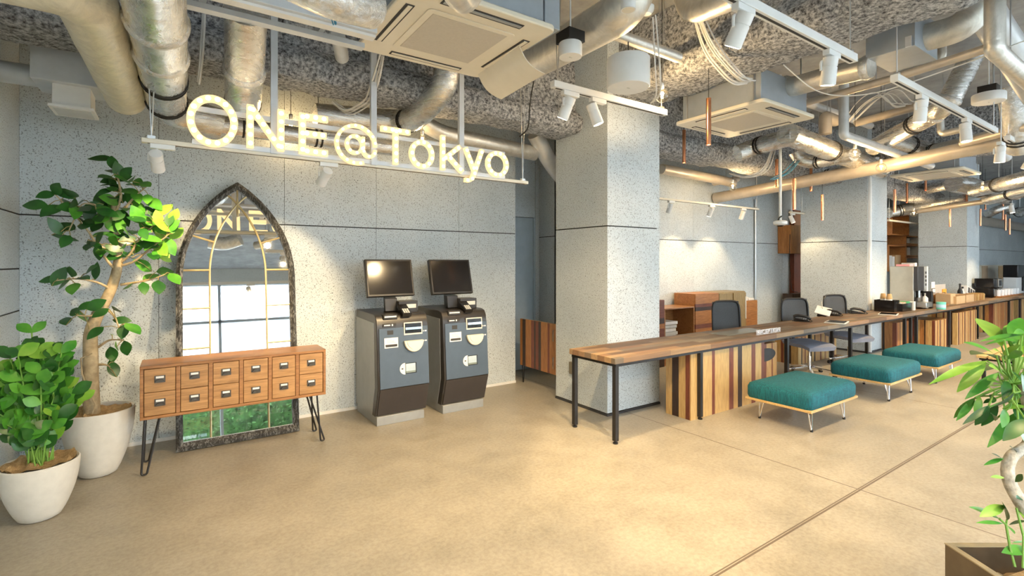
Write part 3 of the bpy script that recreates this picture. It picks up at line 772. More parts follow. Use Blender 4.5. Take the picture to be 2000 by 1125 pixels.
# cabinets on the wall behind the counter
def cab(label, x0, x1, y0, y1, z0, z1, kind):
    T = thing('wall_cabinet', label, 'cabinet', ((x0+x1)/2, (y0+y1)/2, z0), 'wooden cabinets behind reception')
    if kind == 'open':
        m = MB(); t = .02
        m.box((x0, y0, z1-t), (x1, y1, z1)).box((x0, y0, z0), (x1, y1, z0+t)).box((x0, y0, z0+t), (x0+t, y1, z1-t)).box((x1-t, y0, z0+t), (x1, y1, z1-t)).box((x0+t, y1-.012, z0+t), (x1-t, y1, z1-t))
        m.build('carcass', PINEX, T, bev=.002)
    elif kind == 'tall':
        m = MB(); z = z0; i = 0
        for h, mi in ((.12,2),(.16,0),(.11,0),(.04,1),(.14,1),(.07,0),(.08,2),(.30,1)):
            if z >= z1: break
            m.box((x0, y0, z), (x1, y1, min(z1, z+h)), mi); z += h
        m.build('plank_side', [WORX, WRDX, WBRX], T, smooth=False)
    else:
        MB().box((x0, y0+.02, z0), (x1, y1, z1)).build('carcass', WORX if kind == 'drawer' else OLIVE, T, bev=.002)
        m = MB()
        if kind == 'drawer':
            z = z0
            for h, mi in ((.20,0),(.07,1),(.15,0),(.06,0),(.06,2),(.05,1),(.20,0)):
                m.box((x0+.004, y0, z), (x1-.004, y0+.02, min(z+h, z1-.006)), mi); z += h
                if z >= z1: break
            m.build('drawer_front', [WORX, WRDX, WBRX], T, smooth=False)
        else:
            xm = (x0+x1)/2
            for a, b in ((x0+.01, xm-.02), (xm+.02, x1-.01)):
                d = MB().box((a, y0, z0+.01), (b, y0+.018, z1-.02)); c = (a+b)/2
                for k in range(-2, 8):
                    zz = z0+.01+k*.10
                    for s in (-1, 1):
                        q = [(c, zz+.12), (c+s*(b-a)/2, zz), (c+s*(b-a)/2, zz+.03), (c, zz+.15)]
                        if min(p[1] for p in q) > z0+.01 and max(p[1] for p in q) < z1-.02 and k % 2 == 0:
                            d.prism(q, lambda x, z: V((x, y0-.002, z)), (0, .002, 0), 1)
                dd = d.build('door', [OLIVE, wood('chevron_strip', (.24,.16,.07), (.38,.28,.13), 'Z')], T, smooth=False)
                if b > xm+.1: MB().box((b-.035, y0-.02, z0+.28), (b-.022, y0-.002, z1-.09)).build('pull', WHITE, dd)
    return T
cab('tall striped plank cabinet end showing beside the first pillar', 5.72, 5.98, 4.8, 5.2, 0, .99, 'tall')
cab('open wooden compartment with papers behind the reception counter', 5.985, 6.70, 4.8, 5.2, .32, .86, 'open')
cab('wooden drawer unit with bold horizontal grain behind the first office chair', 6.72, 7.34, 4.8, 5.2, .30, 1.05, 'drawer')
cab('olive chevron-door cabinet with a white pull by the wall conduit', 7.345, 8.14, 4.8, 5.2, .30, 1.05, 'chevron')
for i, x0 in enumerate((5.985, 6.72)):
    MB().box((x0, 4.82, 0), ((6.70, 8.14)[i], 5.2, .29 if i else .31)).build('plinth_cabinet', WORX); o = bpy.context.scene.collection.objects[-1]
    tag(o, ('plain wooden base below the open paper compartment', 'plain wooden base below the drawer unit and chevron cabinet')[i], 'cabinet')
for i in range(6):
    z = .345+i*.052; T = MB(); T.box((6.05, 4.84, z), (6.30+.02*(i%3), 5.1, z+.045)); o = T.build('paper_stack', PAPER if i % 2 else LGREY, bev=.002)
    tag(o, 'stack of papers inside the open wooden compartment, ' + ['at the very bottom', 'second from the bottom', 'third from the bottom', 'third from the top', 'second from the top', 'on the very top'][i], 'papers', 'papers in the open compartment')
m = MB(); m.box((8.25, 4.95, .0), (8.75, 5.2, .86)); tag(m.build('side_table', WORX), 'small wooden stand beside the wall conduit', 'table')
for i in range(2): tag(MB().box((8.3+.2*i, 4.97, .862), (8.48+.2*i, 5.15, .93-.03*i)).build('paper_bundle', PAPER, bev=.004), ('taller', 'flatter')[i]+' white paper bundle on the stand beside the conduit', 'papers')
q = MB(); q.tube([(9.16, 5.22, 0), (9.16, 5.22, 2.75)], .022, 10); tag(q.build('conduit', STEEL), 'vertical steel conduit running up the wall behind reception', 'conduit')
q = MB(); q.tube([(9.765, 3.555, .02), (9.765, 3.555, 3.2)], .03, 12); tag(q.build('riser_pipe', WHITE), 'white vertical pipe up the edge of the second pillar', 'pipe')
MB().box((3.56, 4.06, .33), (3.58, 4.14, .46)).build('socket_plate', plain('brass_plate', (.30,.27,.20), .4, .5)); tag(COL.objects[-1], 'brown socket plate low on the first pillar', 'socket')
# ------------------------------------------------------------------ things on the counters
def on(u, v, z=CT): return P(u, v, z=z)
# desk telephones
def phone(label, u, v, rot):
    p = on(u, v); T = thing('desk_phone', label, 'telephone', (0,0,CT))
    WO[T.name] = V((0,0,0))
    MB().prism([(-.09, 0), (.10, 0), (.10, .055), (-.09, .018)], lambda y, z: V((-.11, y, z)), (.22, 0, 0)).build('phone_body', SCREEN, T, bev=.008)
    m = MB(); m.tube(fillet([(-.075, -.10, .035), (-.075, -.06, .065), (-.075, .06, .085), (-.075, .105, .065)], .03), [.022]*2+[.016]*12+[.022]*2 if False else .018, 10); m.build('handset', BLACK, T)
    m = MB()
    for i in range(3):
        for j in range(4): m.box((-.01+i*.03, -.06+j*.025, .032+j*.005), (.01+i*.03, -.045+j*.025, .040+j*.005))
    m.build('keys', LGREY, T)
    MB().tube(fillet([(-.075, -.10, .03), (-.15, -.12, .012), (-.16, .02, .008), (-.10, .12, .01)], .05), .005, 6).build('coiled_cord', CORD, T)
    T.location = (p.x, p.y, CT); T.rotation_euler = (0, 0, rot); return T
phone('black desk phone lying on the counter, closest to the RECEPTION letters', 1566, 627, .5)
phone('black desk phone lying before the third office chair', 1672, 612, .7)
phone('black phone on the counter beneath the raised notepad', 1628, 616, .4)
# notepad stand
p = on(1612, 617); T = thing('tilted_notepad', 'white notepad propped up on the counter with a pen', 'notepad', (p.x, p.y, CT))
R = Matrix.Translation((p.x, p.y+.03, CT+.07)) @ Matrix.Rotation(.3, 4, 'Z') @ Matrix.Rotation(math.radians(-14), 4, 'Y') @ Matrix.Rotation(math.radians(14), 4, 'X')
MB().box((-.17, -.10, 0), (.17, .10, .012), 0, R).build('pad', PAPER, T, bev=.002)
MB().box((-.10, -.06, -.07), (.10, .06, -.002), 0, R).build('stand', BLACK, T, bev=.004)
MB().tube([R @ V((.05, .02, .02)), R @ V((.19, .06, .075))], .006, 8).build('pen', LGREY, T)
def tablet(label, u, v, rot, w=.34, d=.24):
    p = on(u, v); T = thing('tablet', label, 'tablet', (p.x, p.y, CT)); WO[T.name] = V((0,0,0))
    MB().box((-w/2, -d/2, 0), (w/2, d/2, .012)).build('case', WHITE, T, bev=.004); MB().box((-w/2+.015, -d/2+.015, .0115), (w/2-.015, d/2-.015, .0135)).build('screen', SCREEN, T, smooth=False)
    T.rotation_euler = (0, 0, rot)
tablet('white-edged tablet lying on the counter near the middle office chair', 1634, 630, .25); tablet('white-edged tablet lying beside the black drink organiser', 1735, 614, .25)
m = MB(); p0 = on(1460, 650); R = Matrix.Translation((p0.x, p0.y, CT+.001)); m.box((-.42, -.02, 0), (.38, .22, .003), 0, R)
tag(m.build('desk_mat', plain('clear_mat', (.32,.30,.25), .25)), 'pale glossy desk mat on the reception counter beside the RECEPTION letters', 'desk mat')

# coffee machine
cx, cy = 10.56, 3.16
T = thing('coffee_machine', 'large silver and black coffee machine standing beside the second pillar', 'coffee machine', (cx+.22, cy+.25, CT))
m = MB(); m.box((cx, cy+.03, CT+.03), (cx+.5, cy+.38, CT+.74)); m.build('body', plain('machine_beige', (.52,.49,.42), .3, .5), T, bev=.01)
m = MB(); m.box((cx, cy-.03, CT+.32), (cx+.30, cy+.03, CT+.74)); m.build('front_door', plain('machine_black', (.05,.05,.055), .3), T, bev=.006)
MB().box((cx+.30, cy-.035, CT+.32), (cx+.42, cy+.03, CT+.74)).build('keypad', KSIDE, T, bev=.004)
m = MB()
for i in range(4): m.box((cx+.33, cy-.04, CT+.40+i*.07), (cx+.39, cy-.034, CT+.44+i*.07))
m.build('buttons', DARK, T)
MB().box((cx+.42, cy-.03, CT+.30), (cx+.5, cy+.03, CT+.74)).build('side_door', WHITE, T, bev=.006)
MB().box((cx+.02, cy+.02, CT+.03), (cx+.48, cy+.032, CT+.32)).build('dispensing_bay', SCREEN, T)
MB().tube([(cx+.14, cy, CT+.20), (cx+.14, cy, CT+.34)], .022, 10).build('spout', CHROME, T)
MB().box((cx+.1, cy-.12, CT+.03), (cx+.40, cy+.02, CT+.12)).build('drip_tray', STEEL, T, bev=.006)
MB().box((cx+.42, cy-.10, CT), (cx+.5, cy+.02, CT+.30)).build('waste_drawer', BLACK, T, bev=.004)
for x in (cx+.05, cx+.45):
    for y in (cy+.08, cy+.34): MB().lathe([(.02, 0), (.02, .031)], (x, y, CT), 10, 0, None, True).build('foot', RUBBER, T)
for i, (x, wd, h, lab) in enumerate(((cx+.05, .16, .035, 'flat pink paper bundle on top of the coffee machine'), (cx+.30, .10, .06, 'white cup sleeves lying on top of the coffee machine'))):
    tag(MB().box((x, cy+.1, CT+.742), (x+wd, cy+.3, CT+.742+h)).build('paper_bundle', PAPER if i else PINK, bev=.004), lab, 'papers')
# black organiser with packets
def wpos(u, y): return P(u, 512, y=y).x
ox0, ox1 = 9.62, 10.36
T = thing('drink_organiser', 'black open organiser box holding sugar packets and stirrers', 'organiser', ((ox0+ox1)/2, 3.28, CT))
m = MB(); t = .006
def tray(m, x0, x1, y0, y1, z0, z1, t=.006):
    m.box((x0, y0, z0), (x1, y1, z0+t)).box((x0, y0, z0+t), (x1, y0+t, z1)).box((x0, y1-t, z0+t), (x1, y1, z1)).box((x0, y0+t, z0+t), (x0+t, y1-t, z1)).box((x1-t, y0+t, z0+t), (x1, y1-t, z1)); return m
tray(m, ox0, ox0+.22, 3.16, 3.44, CT, CT+.19); m.build('tall_tray', SCREEN, T); m = MB(); tray(m, ox0+.225, ox1-.09, 3.12, 3.36, CT, CT+.13); m.build('packet_tray', SCREEN, T)
m = MB(); m.box((ox1-.085, 3.10, CT), (ox1, 3.30, CT+.15)); m.build('napkin_holder', LGREY, T, bev=.004)
for i in range(9):
    tag(MB().box((ox0+.24+i*.023, 3.14, CT+.0065), (ox0+.256+i*.023, 3.24, CT+.15), 0, None).build('sugar_packet', CUPK if i % 3 else PAPER), 'sugar packet standing in the black organiser', 'packet', 'sugar packets in the organiser')
for i in range(6):
    tag(MB().box((ox0+.46+i*.026, 3.14, CT+.0065), (ox0+.478+i*.026, 3.25, CT+.155)).build('creamer_packet', GREEN), 'green creamer packet standing in the black organiser', 'packet', 'green packets in the organiser')
for i, (dx, dy, mt, z0) in enumerate(((.07, 3.25, CUPK, 0), (.15, 3.36, CUPK, 0), (.30, 3.42, PAPER, 1))):
    T = thing('cup_stack', ('stack of kraft paper cups in the tall black tray, by the pillar', 'stack of kraft paper cups in the tall black tray, by the coffee machine', 'stack of white paper cups between organiser and coffee machine')[i], 'cups', (ox0+dx, dy, CT+(.007 if i < 2 else .0)))
    n = 7
    for k in range(n):
        z = CT+(.007 if i < 2 else 0)+k*.033
        MB().lathe([(.030, z+.085), (.030, z+.083), (.041, z+.0)] if False else [(.041, z), (.043, z+.004), (.030, z+.088), (1e-4, z+.088)], (ox0+dx, dy, 0), 16).build('cup', mt if k == n-1 else PAPER, T)
# mint tub etc
p = on(1838, 604); T = thing('tub', 'mint green labelled tub on the coffee counter', 'tub', (p.x, p.y, CT))
MB().lathe([(1e-4, 0), (.062, 0), (.065, .005), (.065, .10), (1e-4, .10)], (p.x, p.y, CT), 20).build('tub_body', MINT, T); MB().lathe([(1e-4, .1), (.067, .1), (.067, .125), (1e-4, .127)], (p.x, p.y, CT), 20).build('lid', MINT, T)
MB().lathe([(.0655, .03), (.0662, .035), (.0662, .08), (.0655, .085)], (p.x, p.y, CT), 20).build('label_band', plain('label_blue', (.45,.62,.80), .5), T)
p = on(1822, 603); T = thing('dispenser_bottle', 'white bottle behind the mint green tub', 'bottle', (p.x+.05, p.y+.12, CT))
MB().lathe([(1e-4, 0), (.05, 0), (.052, .01), (.05, .18), (.02, .22), (.018, .24), (1e-4, .241)], (p.x+.05, p.y+.12, CT), 16).build('bottle_body', WHITE, T); MB().lathe([(.022, .236), (.022, .265), (1e-4, .266)], (p.x+.05, p.y+.12, CT), 12).build('cap', LGREY, T)
# small wooden caddies
for i, u in enumerate((1833, 1844)):
    p = P(u, 590, y=3.40); T = thing('wooden_caddy', ('open wooden caddy with lids, closer to the mint tub', 'open wooden caddy with lids, closer to the paper bags')[i], 'caddy', (p.x, 3.40, CT))
    m = MB(); x = p.x; tray(m, x-.06, x+.06, 3.36, 3.46, CT, CT+.16, .012); m.build('caddy_body', WORG, T)
    for k in range(3): MB().lathe([(1e-4, 0), (.03, .004), (.03, .02), (1e-4, .028)], (x-.03+k*.03, 3.41, CT+.15+.012*k), 12).build('lid', PAPER if k % 2 else DARK, T)
p = on(1850, 597); m = MB(); tray(m, p.x-.12, p.x+.12, p.y, p.y+.10, CT, CT+.03, .008); tag(m.build('wooden_tray', WORX), 'low wooden tray on the coffee counter beside the mint tub', 'tray')
# menu board with clips and coloured cards
T = thing('menu_stand', 'clear menu stand with clipped papers before the third pillar', 'menu stand', (12.1, 3.47, CT))
bx = wpos(1818, 3.47); ex = wpos(1846, 3.47)
MB().box((bx, 3.465, CT), (ex, 3.475, CT+.36)).build('board', plain('pale_board', (.60,.55,.48), .4), T)
MB().box((bx, 3.46, CT+.30), (bx+.2, 3.465, CT+.42)).build('clipped_note', PAPER, T); MB().box((bx+.02, 3.455, CT+.20), (bx+.2, 3.464, CT+.29)).build('framed_card', DARK, T)
MB().box((bx+.035, 3.452, CT+.21), (bx+.19, 3.4555, CT+.28)).build('card', PAPER, T); MB().box((bx+.27, 3.45, CT+.10), (bx+.40, 3.464, CT+.19)).build('pink_card', PINK, T); MB().box((ex-.22, 3.448, CT+.11), (ex, 3.464, CT+.26)).build('orange_card', ORNG, T)
# paper bags and cardboard trays
p = on(1862, 594); tag(MB().box((p.x-.14, p.y, CT), (p.x+.14, p.y+.24, CT+.20)).build('paper_bag', CARD, bev=.01), 'upright kraft paper bag on the coffee counter', 'bag')
for i, (ua, ub) in enumerate(((1868, 1886), (1887, 1903))):
    pa, pb = on(ua, 592-i*3), on(ub, 590-i*3); m = MB(); y0 = 3.10+.02*i
    xa, xb = wpos(ua, y0), wpos(ub, y0)
    tray(m, xa, xb-.02, y0, y0+.25, CT, CT+.15, .01); T = m.build('cardboard_box', CARD); tag(T, ('open cardboard box beside the paper bag', 'open cardboard box beside the fanned wooden trays')[i], 'box')
xa, xb = wpos(1904, 3.14), wpos(1926, 3.14)
for i in range(4):
    m = MB(); x = xa+(xb-xa)*i/4; R = Matrix.Translation((x, 3.14, CT+.001)) @ Matrix.Rotation(math.radians(14), 4, 'Y'); m.box((0, 0, .0), (.10, .2, .15), 0, R)
    tag(m.build('wooden_tray', PINEL if i % 2 else PINE, bev=.004), ('first', 'second', 'third', 'fourth')[i]+' of the fanned wooden trays, counted from the cardboard boxes', 'tray', 'fanned wooden trays')
# syrup bottles
for i, (u, h, mt, lab) in enumerate(((1875, .32, BLACK, 'dark syrup bottle with white label behind the cardboard boxes'), (1880, .25, PAPER, 'white syrup bottle behind the cardboard boxes'), (1885, .2, plain('yellow_label', (.8,.6,.05), .5), 'yellow bottle behind the cardboard boxes'))):
    x = wpos(u, 3.42); T = thing('syrup_bottle', lab, 'bottle', (x, 3.42, CT))
    MB().lathe([(1e-4, 0), (.045, 0), (.047, .01), (.045, h*.6), (.018, h*.78), (.016, h), (1e-4, h+.001)], (x, 3.42, CT), 14).build('bottle_body', mt, T)
    MB().lathe([(.0475, .02), (.0475, h*.4)], (x, 3.42, CT), 14).build('label', PAPER, T); MB().lathe([(.019, h-.01), (.019, h+.03), (1e-4, h+.031)], (x, 3.42, CT), 10).build('cap', DARK, T)
# receipt printer / card terminal
xa, xb = wpos(1889, 3.36), wpos(1911, 3.36)
T = thing('capsule_rack', 'white sloping capsule rack leaning beside the stacked black ovens', 'rack', ((xa+xb)/2, 3.4, CT))
R = Matrix.Translation((xa, 3.36, CT+.14)) @ Matrix.Rotation(math.radians(12), 4, 'Y')
MB().box((0, 0, 0), (.55, .14, .17), 0, R).build('rack_body', WHITE, T, bev=.01); MB().box((xa+.1, 3.38, CT), (xa+.4, 3.46, CT+.13)).build('support', BLACK, T)
for k in range(3): MB().box((.05+k*.17, -.006, .03), (.16+k*.17, .002, .14), 0, R).build('slot', DARK, T)
# stacked ovens
xa, xb = wpos(1896, 3.48)+.35, wpos(1941, 3.3)
for i in range(2):
    z = CT+.22*i+.0; T = thing('toaster_oven', ('lower', 'upper')[i]+' of two stacked black toaster ovens on the coffee counter', 'oven', ((xa+xb)/2, 3.3, z), 'stacked toaster ovens')
    MB().box((xa, 3.16, z+.012), (xb, 3.5, z+.218)).build('oven_body', SCREEN, T, bev=.008); MB().box((xb-.36, 3.145, z+.02), (xb-.02, 3.16, z+.20)).build('oven_door', KSIDE, T, bev=.004)
    MB().box((xb-.33, 3.14, z+.05), (xb-.12, 3.146, z+.17)).build('door_glass', SCREEN, T); MB().tube([(xb-.33, 3.125, z+.185), (xb-.08, 3.125, z+.185)], .008, 8).build('door_handle', CHROME, T)
    for x in (xa+.05, xb-.05): MB().box((x-.02, 3.2, z), (x+.02, 3.46, z+.013)).build('foot', RUBBER, T)
# copper tray of clear cups
xa, xb = wpos(1952, 3.1), wpos(1992, 3.1)
tag(MB().box((xa, 3.06, CT), (xb+.1, 3.45, CT+.035)).build('wooden_tray', WORX, bev=.005), 'reddish wooden tray beneath the clear cups', 'tray')
for i in range(7):
    for j in range(2):
        x = xa+.12+(xb-xa-.2)*i/6; tag(MB().lathe([(1e-4, 0), (.05, 0), (.06, .14), (.056, .14), (.048, .006), (1e-4, .006)], (x, 3.15+j*.16, CT+.036), 14).build('clear_cup', plain('frosted_cup', (.80,.80,.80), .2) if i+j == 0 else bpy.data.materials['frosted_cup']), 'clear cup standing on the reddish wooden tray', 'cup', 'clear cups on the reddish tray')
# far end: framed partition, espresso machine, wire rack
xa, xb = 17.2, 18.95
T = thing('display_panel', 'pale framed panel standing behind the far end of the coffee counter', 'panel', (18.0, 3.85, 0))
MB().box((wpos(1913, 3.9), 3.86, 0), (wpos(1964, 3.9), 3.92, 1.47)).build('panel_body', plain('panel_beige', (.60,.55,.45), .4), T); MB().box((wpos(1913, 3.9), 3.845, 0), (wpos(1924, 3.9), 3.86, 1.45)).build('panel_edge', plain('panel_tan', (.38,.27,.17), .5), T)
MB().box((wpos(1946, 3.9), 3.85, .98), (wpos(1962, 3.9), 3.86, 1.44)).build('paper_bag_print', CARD, T)
x0 = wpos(1964, 3.45); x1 = wpos(1983, 3.45)
T = thing('espresso_machine', 'black and white espresso machine at the far end of the coffee counter', 'espresso machine', ((x0+x1)/2, 3.4, CT))
MB().box((x0, 3.25, CT), (x1, 3.5, CT+.42)).build('machine_body', WHITE, T, bev=.01); MB().box((x0, 3.22, CT+.42), (x1-.2, 3.5, CT+.74)).build('hopper', SCREEN, T, bev=.01); MB().box((x1-.45, 3.22, CT+.06), (x1, 3.25, CT+.44)).build('front_plate', SCREEN, T)
x0 = wpos(1985, 3.4); x1 = x0+1.1
T = thing('wire_rack', 'tall metal rack with wooden shelves at the end of the counter', 'rack', ((x0+x1)/2, 3.4, CT))
for x in (x0, x1):
    for y in (3.25, 3.5): MB().box((x-.012, y-.012, CT), (x+.012, y+.012, CT+.68)).build('post', BLACK, T)
for z in (.03, .34, .66): MB().box((x0, 3.25, CT+z), (x1, 3.5, CT+z+.02)).build('shelf', PINEX, T)
for k in range(3): tag(MB().box((x0+.05+k*.34, 3.28, CT+.051), (x0+.33+k*.34, 3.46, CT+.30)).build('carton', CARD, bev=.004), ('first', 'second', 'third')[k]+' brown carton on the lower rack shelf, counted from the espresso machine', 'box', 'cartons on the rack')
# shelf of wooden cubes with books on the wall beyond the second pillar
def cube(label, x0, x1, z0, z1, y0=4.85):
    T = thing('wall_shelf_cube', label, 'shelf', ((x0+x1)/2, 5.05, z0)); m = MB(); t = .03
    m.box((x0, y0, z1-t), (x1, 5.24, z1)).box((x0, y0, z0), (x1, 5.24, z0+t)).box((x0, y0, z0+t), (x0+t, 5.24, z1-t)).box((x1-t, y0, z0+t), (x1, 5.24, z1-t))
    m.build('cube_frame', WORX, T); MB().box((x0+t, 5.22, z0+t), (x1-t, 5.24, z1-t)).build('back_board', PINEX, T); return T
fy = 4.85
X = lambda u: P(u, 512, y=fy).x
Zv = lambda u, v: P(u, v, y=fy).z
cube('small wooden cube shelf hanging highest beyond the second pillar', X(1742), X(1776), Zv(1758, 460), Zv(1758, 418))
cube('wooden cube shelf with one black-and-white book, below the highest cube', X(1770), X(1800), Zv(1785, 478), Zv(1785, 461))
cube('wooden cube shelf with a leaning patterned book', X(1770), X(1800), Zv(1785, 501), Zv(1785, 478.5))
cube('dark wooden box shelf with beige binders behind the coffee machine', X(1736), X(1769), Zv(1750, 530), Zv(1750, 479))
cube('lowest wooden cube shelf behind the coffee machine', X(1770), X(1800), Zv(1785, 530), Zv(1785, 502))
MB().box((X(1748), 5.2405, Zv(1758, 530)), (X(1776), 5.2495, Zv(1758, 461))).build('tall_board', WORG); tag(COL.objects[-1], 'tall orange wooden board mounted behind the hanging cube shelves', 'board')
MB().box((X(1800.5), 4.85, Zv(1803, 530)), (X(1812), 5.24, Zv(1803, 462))).build('upright_board', WORG); tag(COL.objects[-1], 'upright orange wooden panel beside the third pillar', 'board')
for i, (ua, ub, v0, v1, mt, lab) in enumerate(((1773, 1781, 477, 465, PAPER, 'black-and-white book in the upper cube shelf'), (1774, 1782, 499, 483.5, PAPER, 'patterned book leaning in the middle cube shelf'), (1738, 1747, 528, 499, LGREY, 'beige binder in the dark box shelf, closest to the second pillar'), (1748, 1752, 528, 501, PAPER, 'slim white binder in the dark box shelf'), (1754, 1764, 528, 498, CARD, 'brown binder in the dark box shelf'))):
    z0 = [Zv(1785, 478)+.031, Zv(1785, 501)+.031, Zv(1750, 530)+.031, Zv(1750, 530)+.031, Zv(1750, 530)+.031][i]
    o = MB().box((X(ua), 4.9, z0), (X(ub), 5.1, Zv(ua, v1))).build('book', mt); tag(o, lab, 'book')
# wooden boxes on the wall between reception and the second pillar
T = thing('wall_box', 'knotty wooden box hanging on the wall beside the second pillar', 'box', (10.45, 5.1, 1.5)); xa, xb = P(1543, 480, y=5.0).x, P(1563, 480, y=5.0).x+.3
MB().box((xa, 4.98, P(1550, 495, y=5).z), (xb, 5.24, P(1550, 440, y=5).z)).build('box_body', WORG, T, bev=.003)
MB().tube(fillet([(xa, 5.0, 2.1), (xa-.03, 5.0, 1.6), (xa+.05, 5.0, .98), (xa+.3, 5.0, .95)], .2), .006, 6).build('hanging_cable', CORD, T)
MB().box((P(1556, 480, y=5.1).x, 5.15, .0), (P(1556, 480, y=5.1).x+.5, 5.24, 2.62)).build('wall_board', WRED); tag(COL.objects[-1], 'tall dark red wooden board on the wall behind the second pillar', 'board')
MB().box((P(1543, 575, y=5).x, 4.95, 0), (P(1543, 575, y=5).x+.7, 5.14, P(1543, 574, y=5).z)).build('low_cabinet', WBRN); tag(COL.objects[-1], 'low dark wooden cabinet against the wall behind the middle office chair', 'cabinet')
# slatted bench in the open area
T = thing('slatted_bench', 'low bench with pale wooden slats behind the tall indoor tree', 'bench', (8.95, 1.55, 0))
for k in range(6): MB().box((8.25, 1.22+k*.11, .36), (9.75, 1.31+k*.11, .39)).build('slat', PLY, T, bev=.003)
for x in (8.4, 9.6): MB().box((x-.02, 1.22, .32), (x+.02, 1.86, .36)).build('crossbar', BLACK, T)
for x in (8.4, 9.6):
    for y in (1.26, 1.82): MB().box((x-.018, y-.018, 0), (x+.018, y+.018, .32)).build('leg', BLACK, T)
# ------------------------------------------------------------------ plants
def pot(T, c, r_top, h, r_bot):
    prof = [(1e-4, 0), (r_bot*.8, 0), (r_bot, .012)]
    for i in range(1, 11):
        t = i/10; prof.append((r_bot+(r_top-r_bot)*math.sin(t*math.pi/2)**.85, .012+(h-.012)*t))
    prof += [(r_top-.006, h+.006), (r_top-.018, h), (r_top-.022, h-.06), (1e-4, h-.065)]
    return MB().lathe(prof, c, 40).build('pot', CEMPOT, T)
def burlap(T, c, r, h, seed):
    m = MB(); n = 36; rings = []
    for i in range(9):
        q = i/8; ring = []
        for j in range(n):
            t = 2*math.pi*j/n; rr = r*q
            z = h+.035*noise.noise(V((math.cos(t)*q*3+seed, math.sin(t)*q*3, seed)))+.02*noise.noise(V((math.cos(t)*q*8, math.sin(t)*q*8, seed)))+.02*q
            ring.append(m.bm.verts.new((c[0]+rr*math.cos(t), c[1]+rr*math.sin(t), z)))
        rings.append(ring)
    for A, B in zip(rings, rings[1:]):
        for j in range(n): m._f([A[j], A[(j+1)%n], B[(j+1)%n], B[j]], 0)
    bmesh.ops.remove_doubles(m.bm, verts=m.bm.verts[:], dist=.0005)
    return m.build('burlap_cover', BURL, T)
rg = random.Random(11)
# rubber tree in the larger pot
c = V((-.475, 4.70, 0)); T = thing('rubber_tree', 'tall rubber tree with bare pale trunk in the larger cement pot', 'potted plant', c)
pot(T, c, .215, .47, .11); burlap(T, c, .195, .44, 3.0)
Y0 = 4.70
tr = [(180, 812), (177, 750), (177, 690), (176, 650), (190, 615), (212, 578), (226, 540), (232, 505), (230, 470), (225, 435), (223, 400)]
tp = [P(u, v, y=Y0) for u, v in tr]; m = MB(); m.tube(fillet(tp, .06, 3), [.050-.030*(i/ (len(fillet(tp,.06,3))-1)) for i in range(len(fillet(tp,.06,3)))], 12)
nodes = []
def branch(pts, r0, r1, mm):
    q = fillet([P(u, v, y=y) for u, v, y in pts], .05, 3); n = len(q)
    mm.tube(q, [r0+(r1-r0)*i/(n-1) for i in range(n)], 8); nodes.extend(dense(q, .03)[4:])
brs = [[(232, 515, 4.70), (255, 498, 4.64), (268, 470, 4.6), (300, 440, 4.58)], [(228, 530, 4.70), (205, 505, 4.66), (172, 450, 4.62), (140, 412, 4.6), (108, 380, 4.58)],
       [(234, 520, 4.7), (262, 512, 4.62), (300, 480, 4.55), (325, 462, 4.5)], [(224, 420, 4.7), (238, 385, 4.66), (230, 345, 4.66), (224, 322, 4.66)], [(225, 430, 4.7), (262, 385, 4.64), (285, 365, 4.6)],
       [(220, 568, 4.7), (195, 552, 4.64), (150, 543, 4.6), (110, 548, 4.58)], [(236, 556, 4.7), (265, 552, 4.64), (300, 545, 4.6), (322, 536, 4.56)], [(196, 612, 4.7), (178, 618, 4.64), (150, 616, 4.62)],
       [(205, 600, 4.7), (225, 618, 4.64), (232, 640, 4.6)], [(192, 678, 4.7), (215, 662, 4.64), (240, 665, 4.6)], [(192, 712, 4.7), (205, 712, 4.66), (215, 716, 4.64)], [(228, 500, 4.7), (195, 480, 4.62), (175, 470, 4.6)], [(225, 440, 4.7), (190, 400, 4.64), (160, 395, 4.6), (135, 450, 4.58)]]
for b in brs: branch(b, .010, .004, m)
m.tube([P(u, v, y=y) for u, v, y in ((180, 690, 4.63), (158, 700, 4.64), (160, 730, 4.63), (172, 760, 4.62), (186, 790, 4.62), (180, 808, 4.6))], .005, 6)
m.build('trunk', BARK, T)
spots = [(220,317),(232,333),(256,348),(228,365),(284,360),(288,387),(245,404),(192,390),(164,408),(142,397),(110,369),(89,380),(68,399),(100,408),(126,376),(153,426),(181,435),(245,426),(217,440),(306,412),(320,408),(331,428),(302,440),(299,465),(313,476),(331,465),(249,468),(228,458),(192,465),(174,479),(192,493),(217,493),(281,518),(110,443),(131,442),(128,465),(174,525),(188,529),(124,554),(96,545),(142,561),(295,540),(281,561),(323,531),(341,543),(171,596),(146,609),(188,595),(162,618),(128,625),(228,604),(238,625),(196,611),(178,650),(186,648),(231,655),(228,676),(246,680),(267,428),(270,400),(213,352),(292,480),(320,493),(331,480),(240,350),(262,360),(205,372),(200,405),(270,415),(285,430),(232,420),(210,415),(255,385),(235,385),(215,390),(180,405),(200,425),(190,440),(236,440),(262,450),(280,455),(310,455),(325,445),(340,420),(300,395),(250,500),(240,480),(222,470),(205,478),(268,480),(300,500),(150,400),(130,395),(175,420),(140,530),(160,540),(115,540),(310,560),(250,560),(232,350),(246,338),(205,345),(252,372),(222,360),(335,440),(345,455),(308,425),(318,440),(295,420),(260,640),(240,648),(218,690),(222,720)]
spots += [(u+rg.gauss(0, 11), v+rg.gauss(0, 11)) for u, v in spots if v < 520 and u > 120 and rg.random() < .55]
md, ml, my = MB(), MB(), MB()
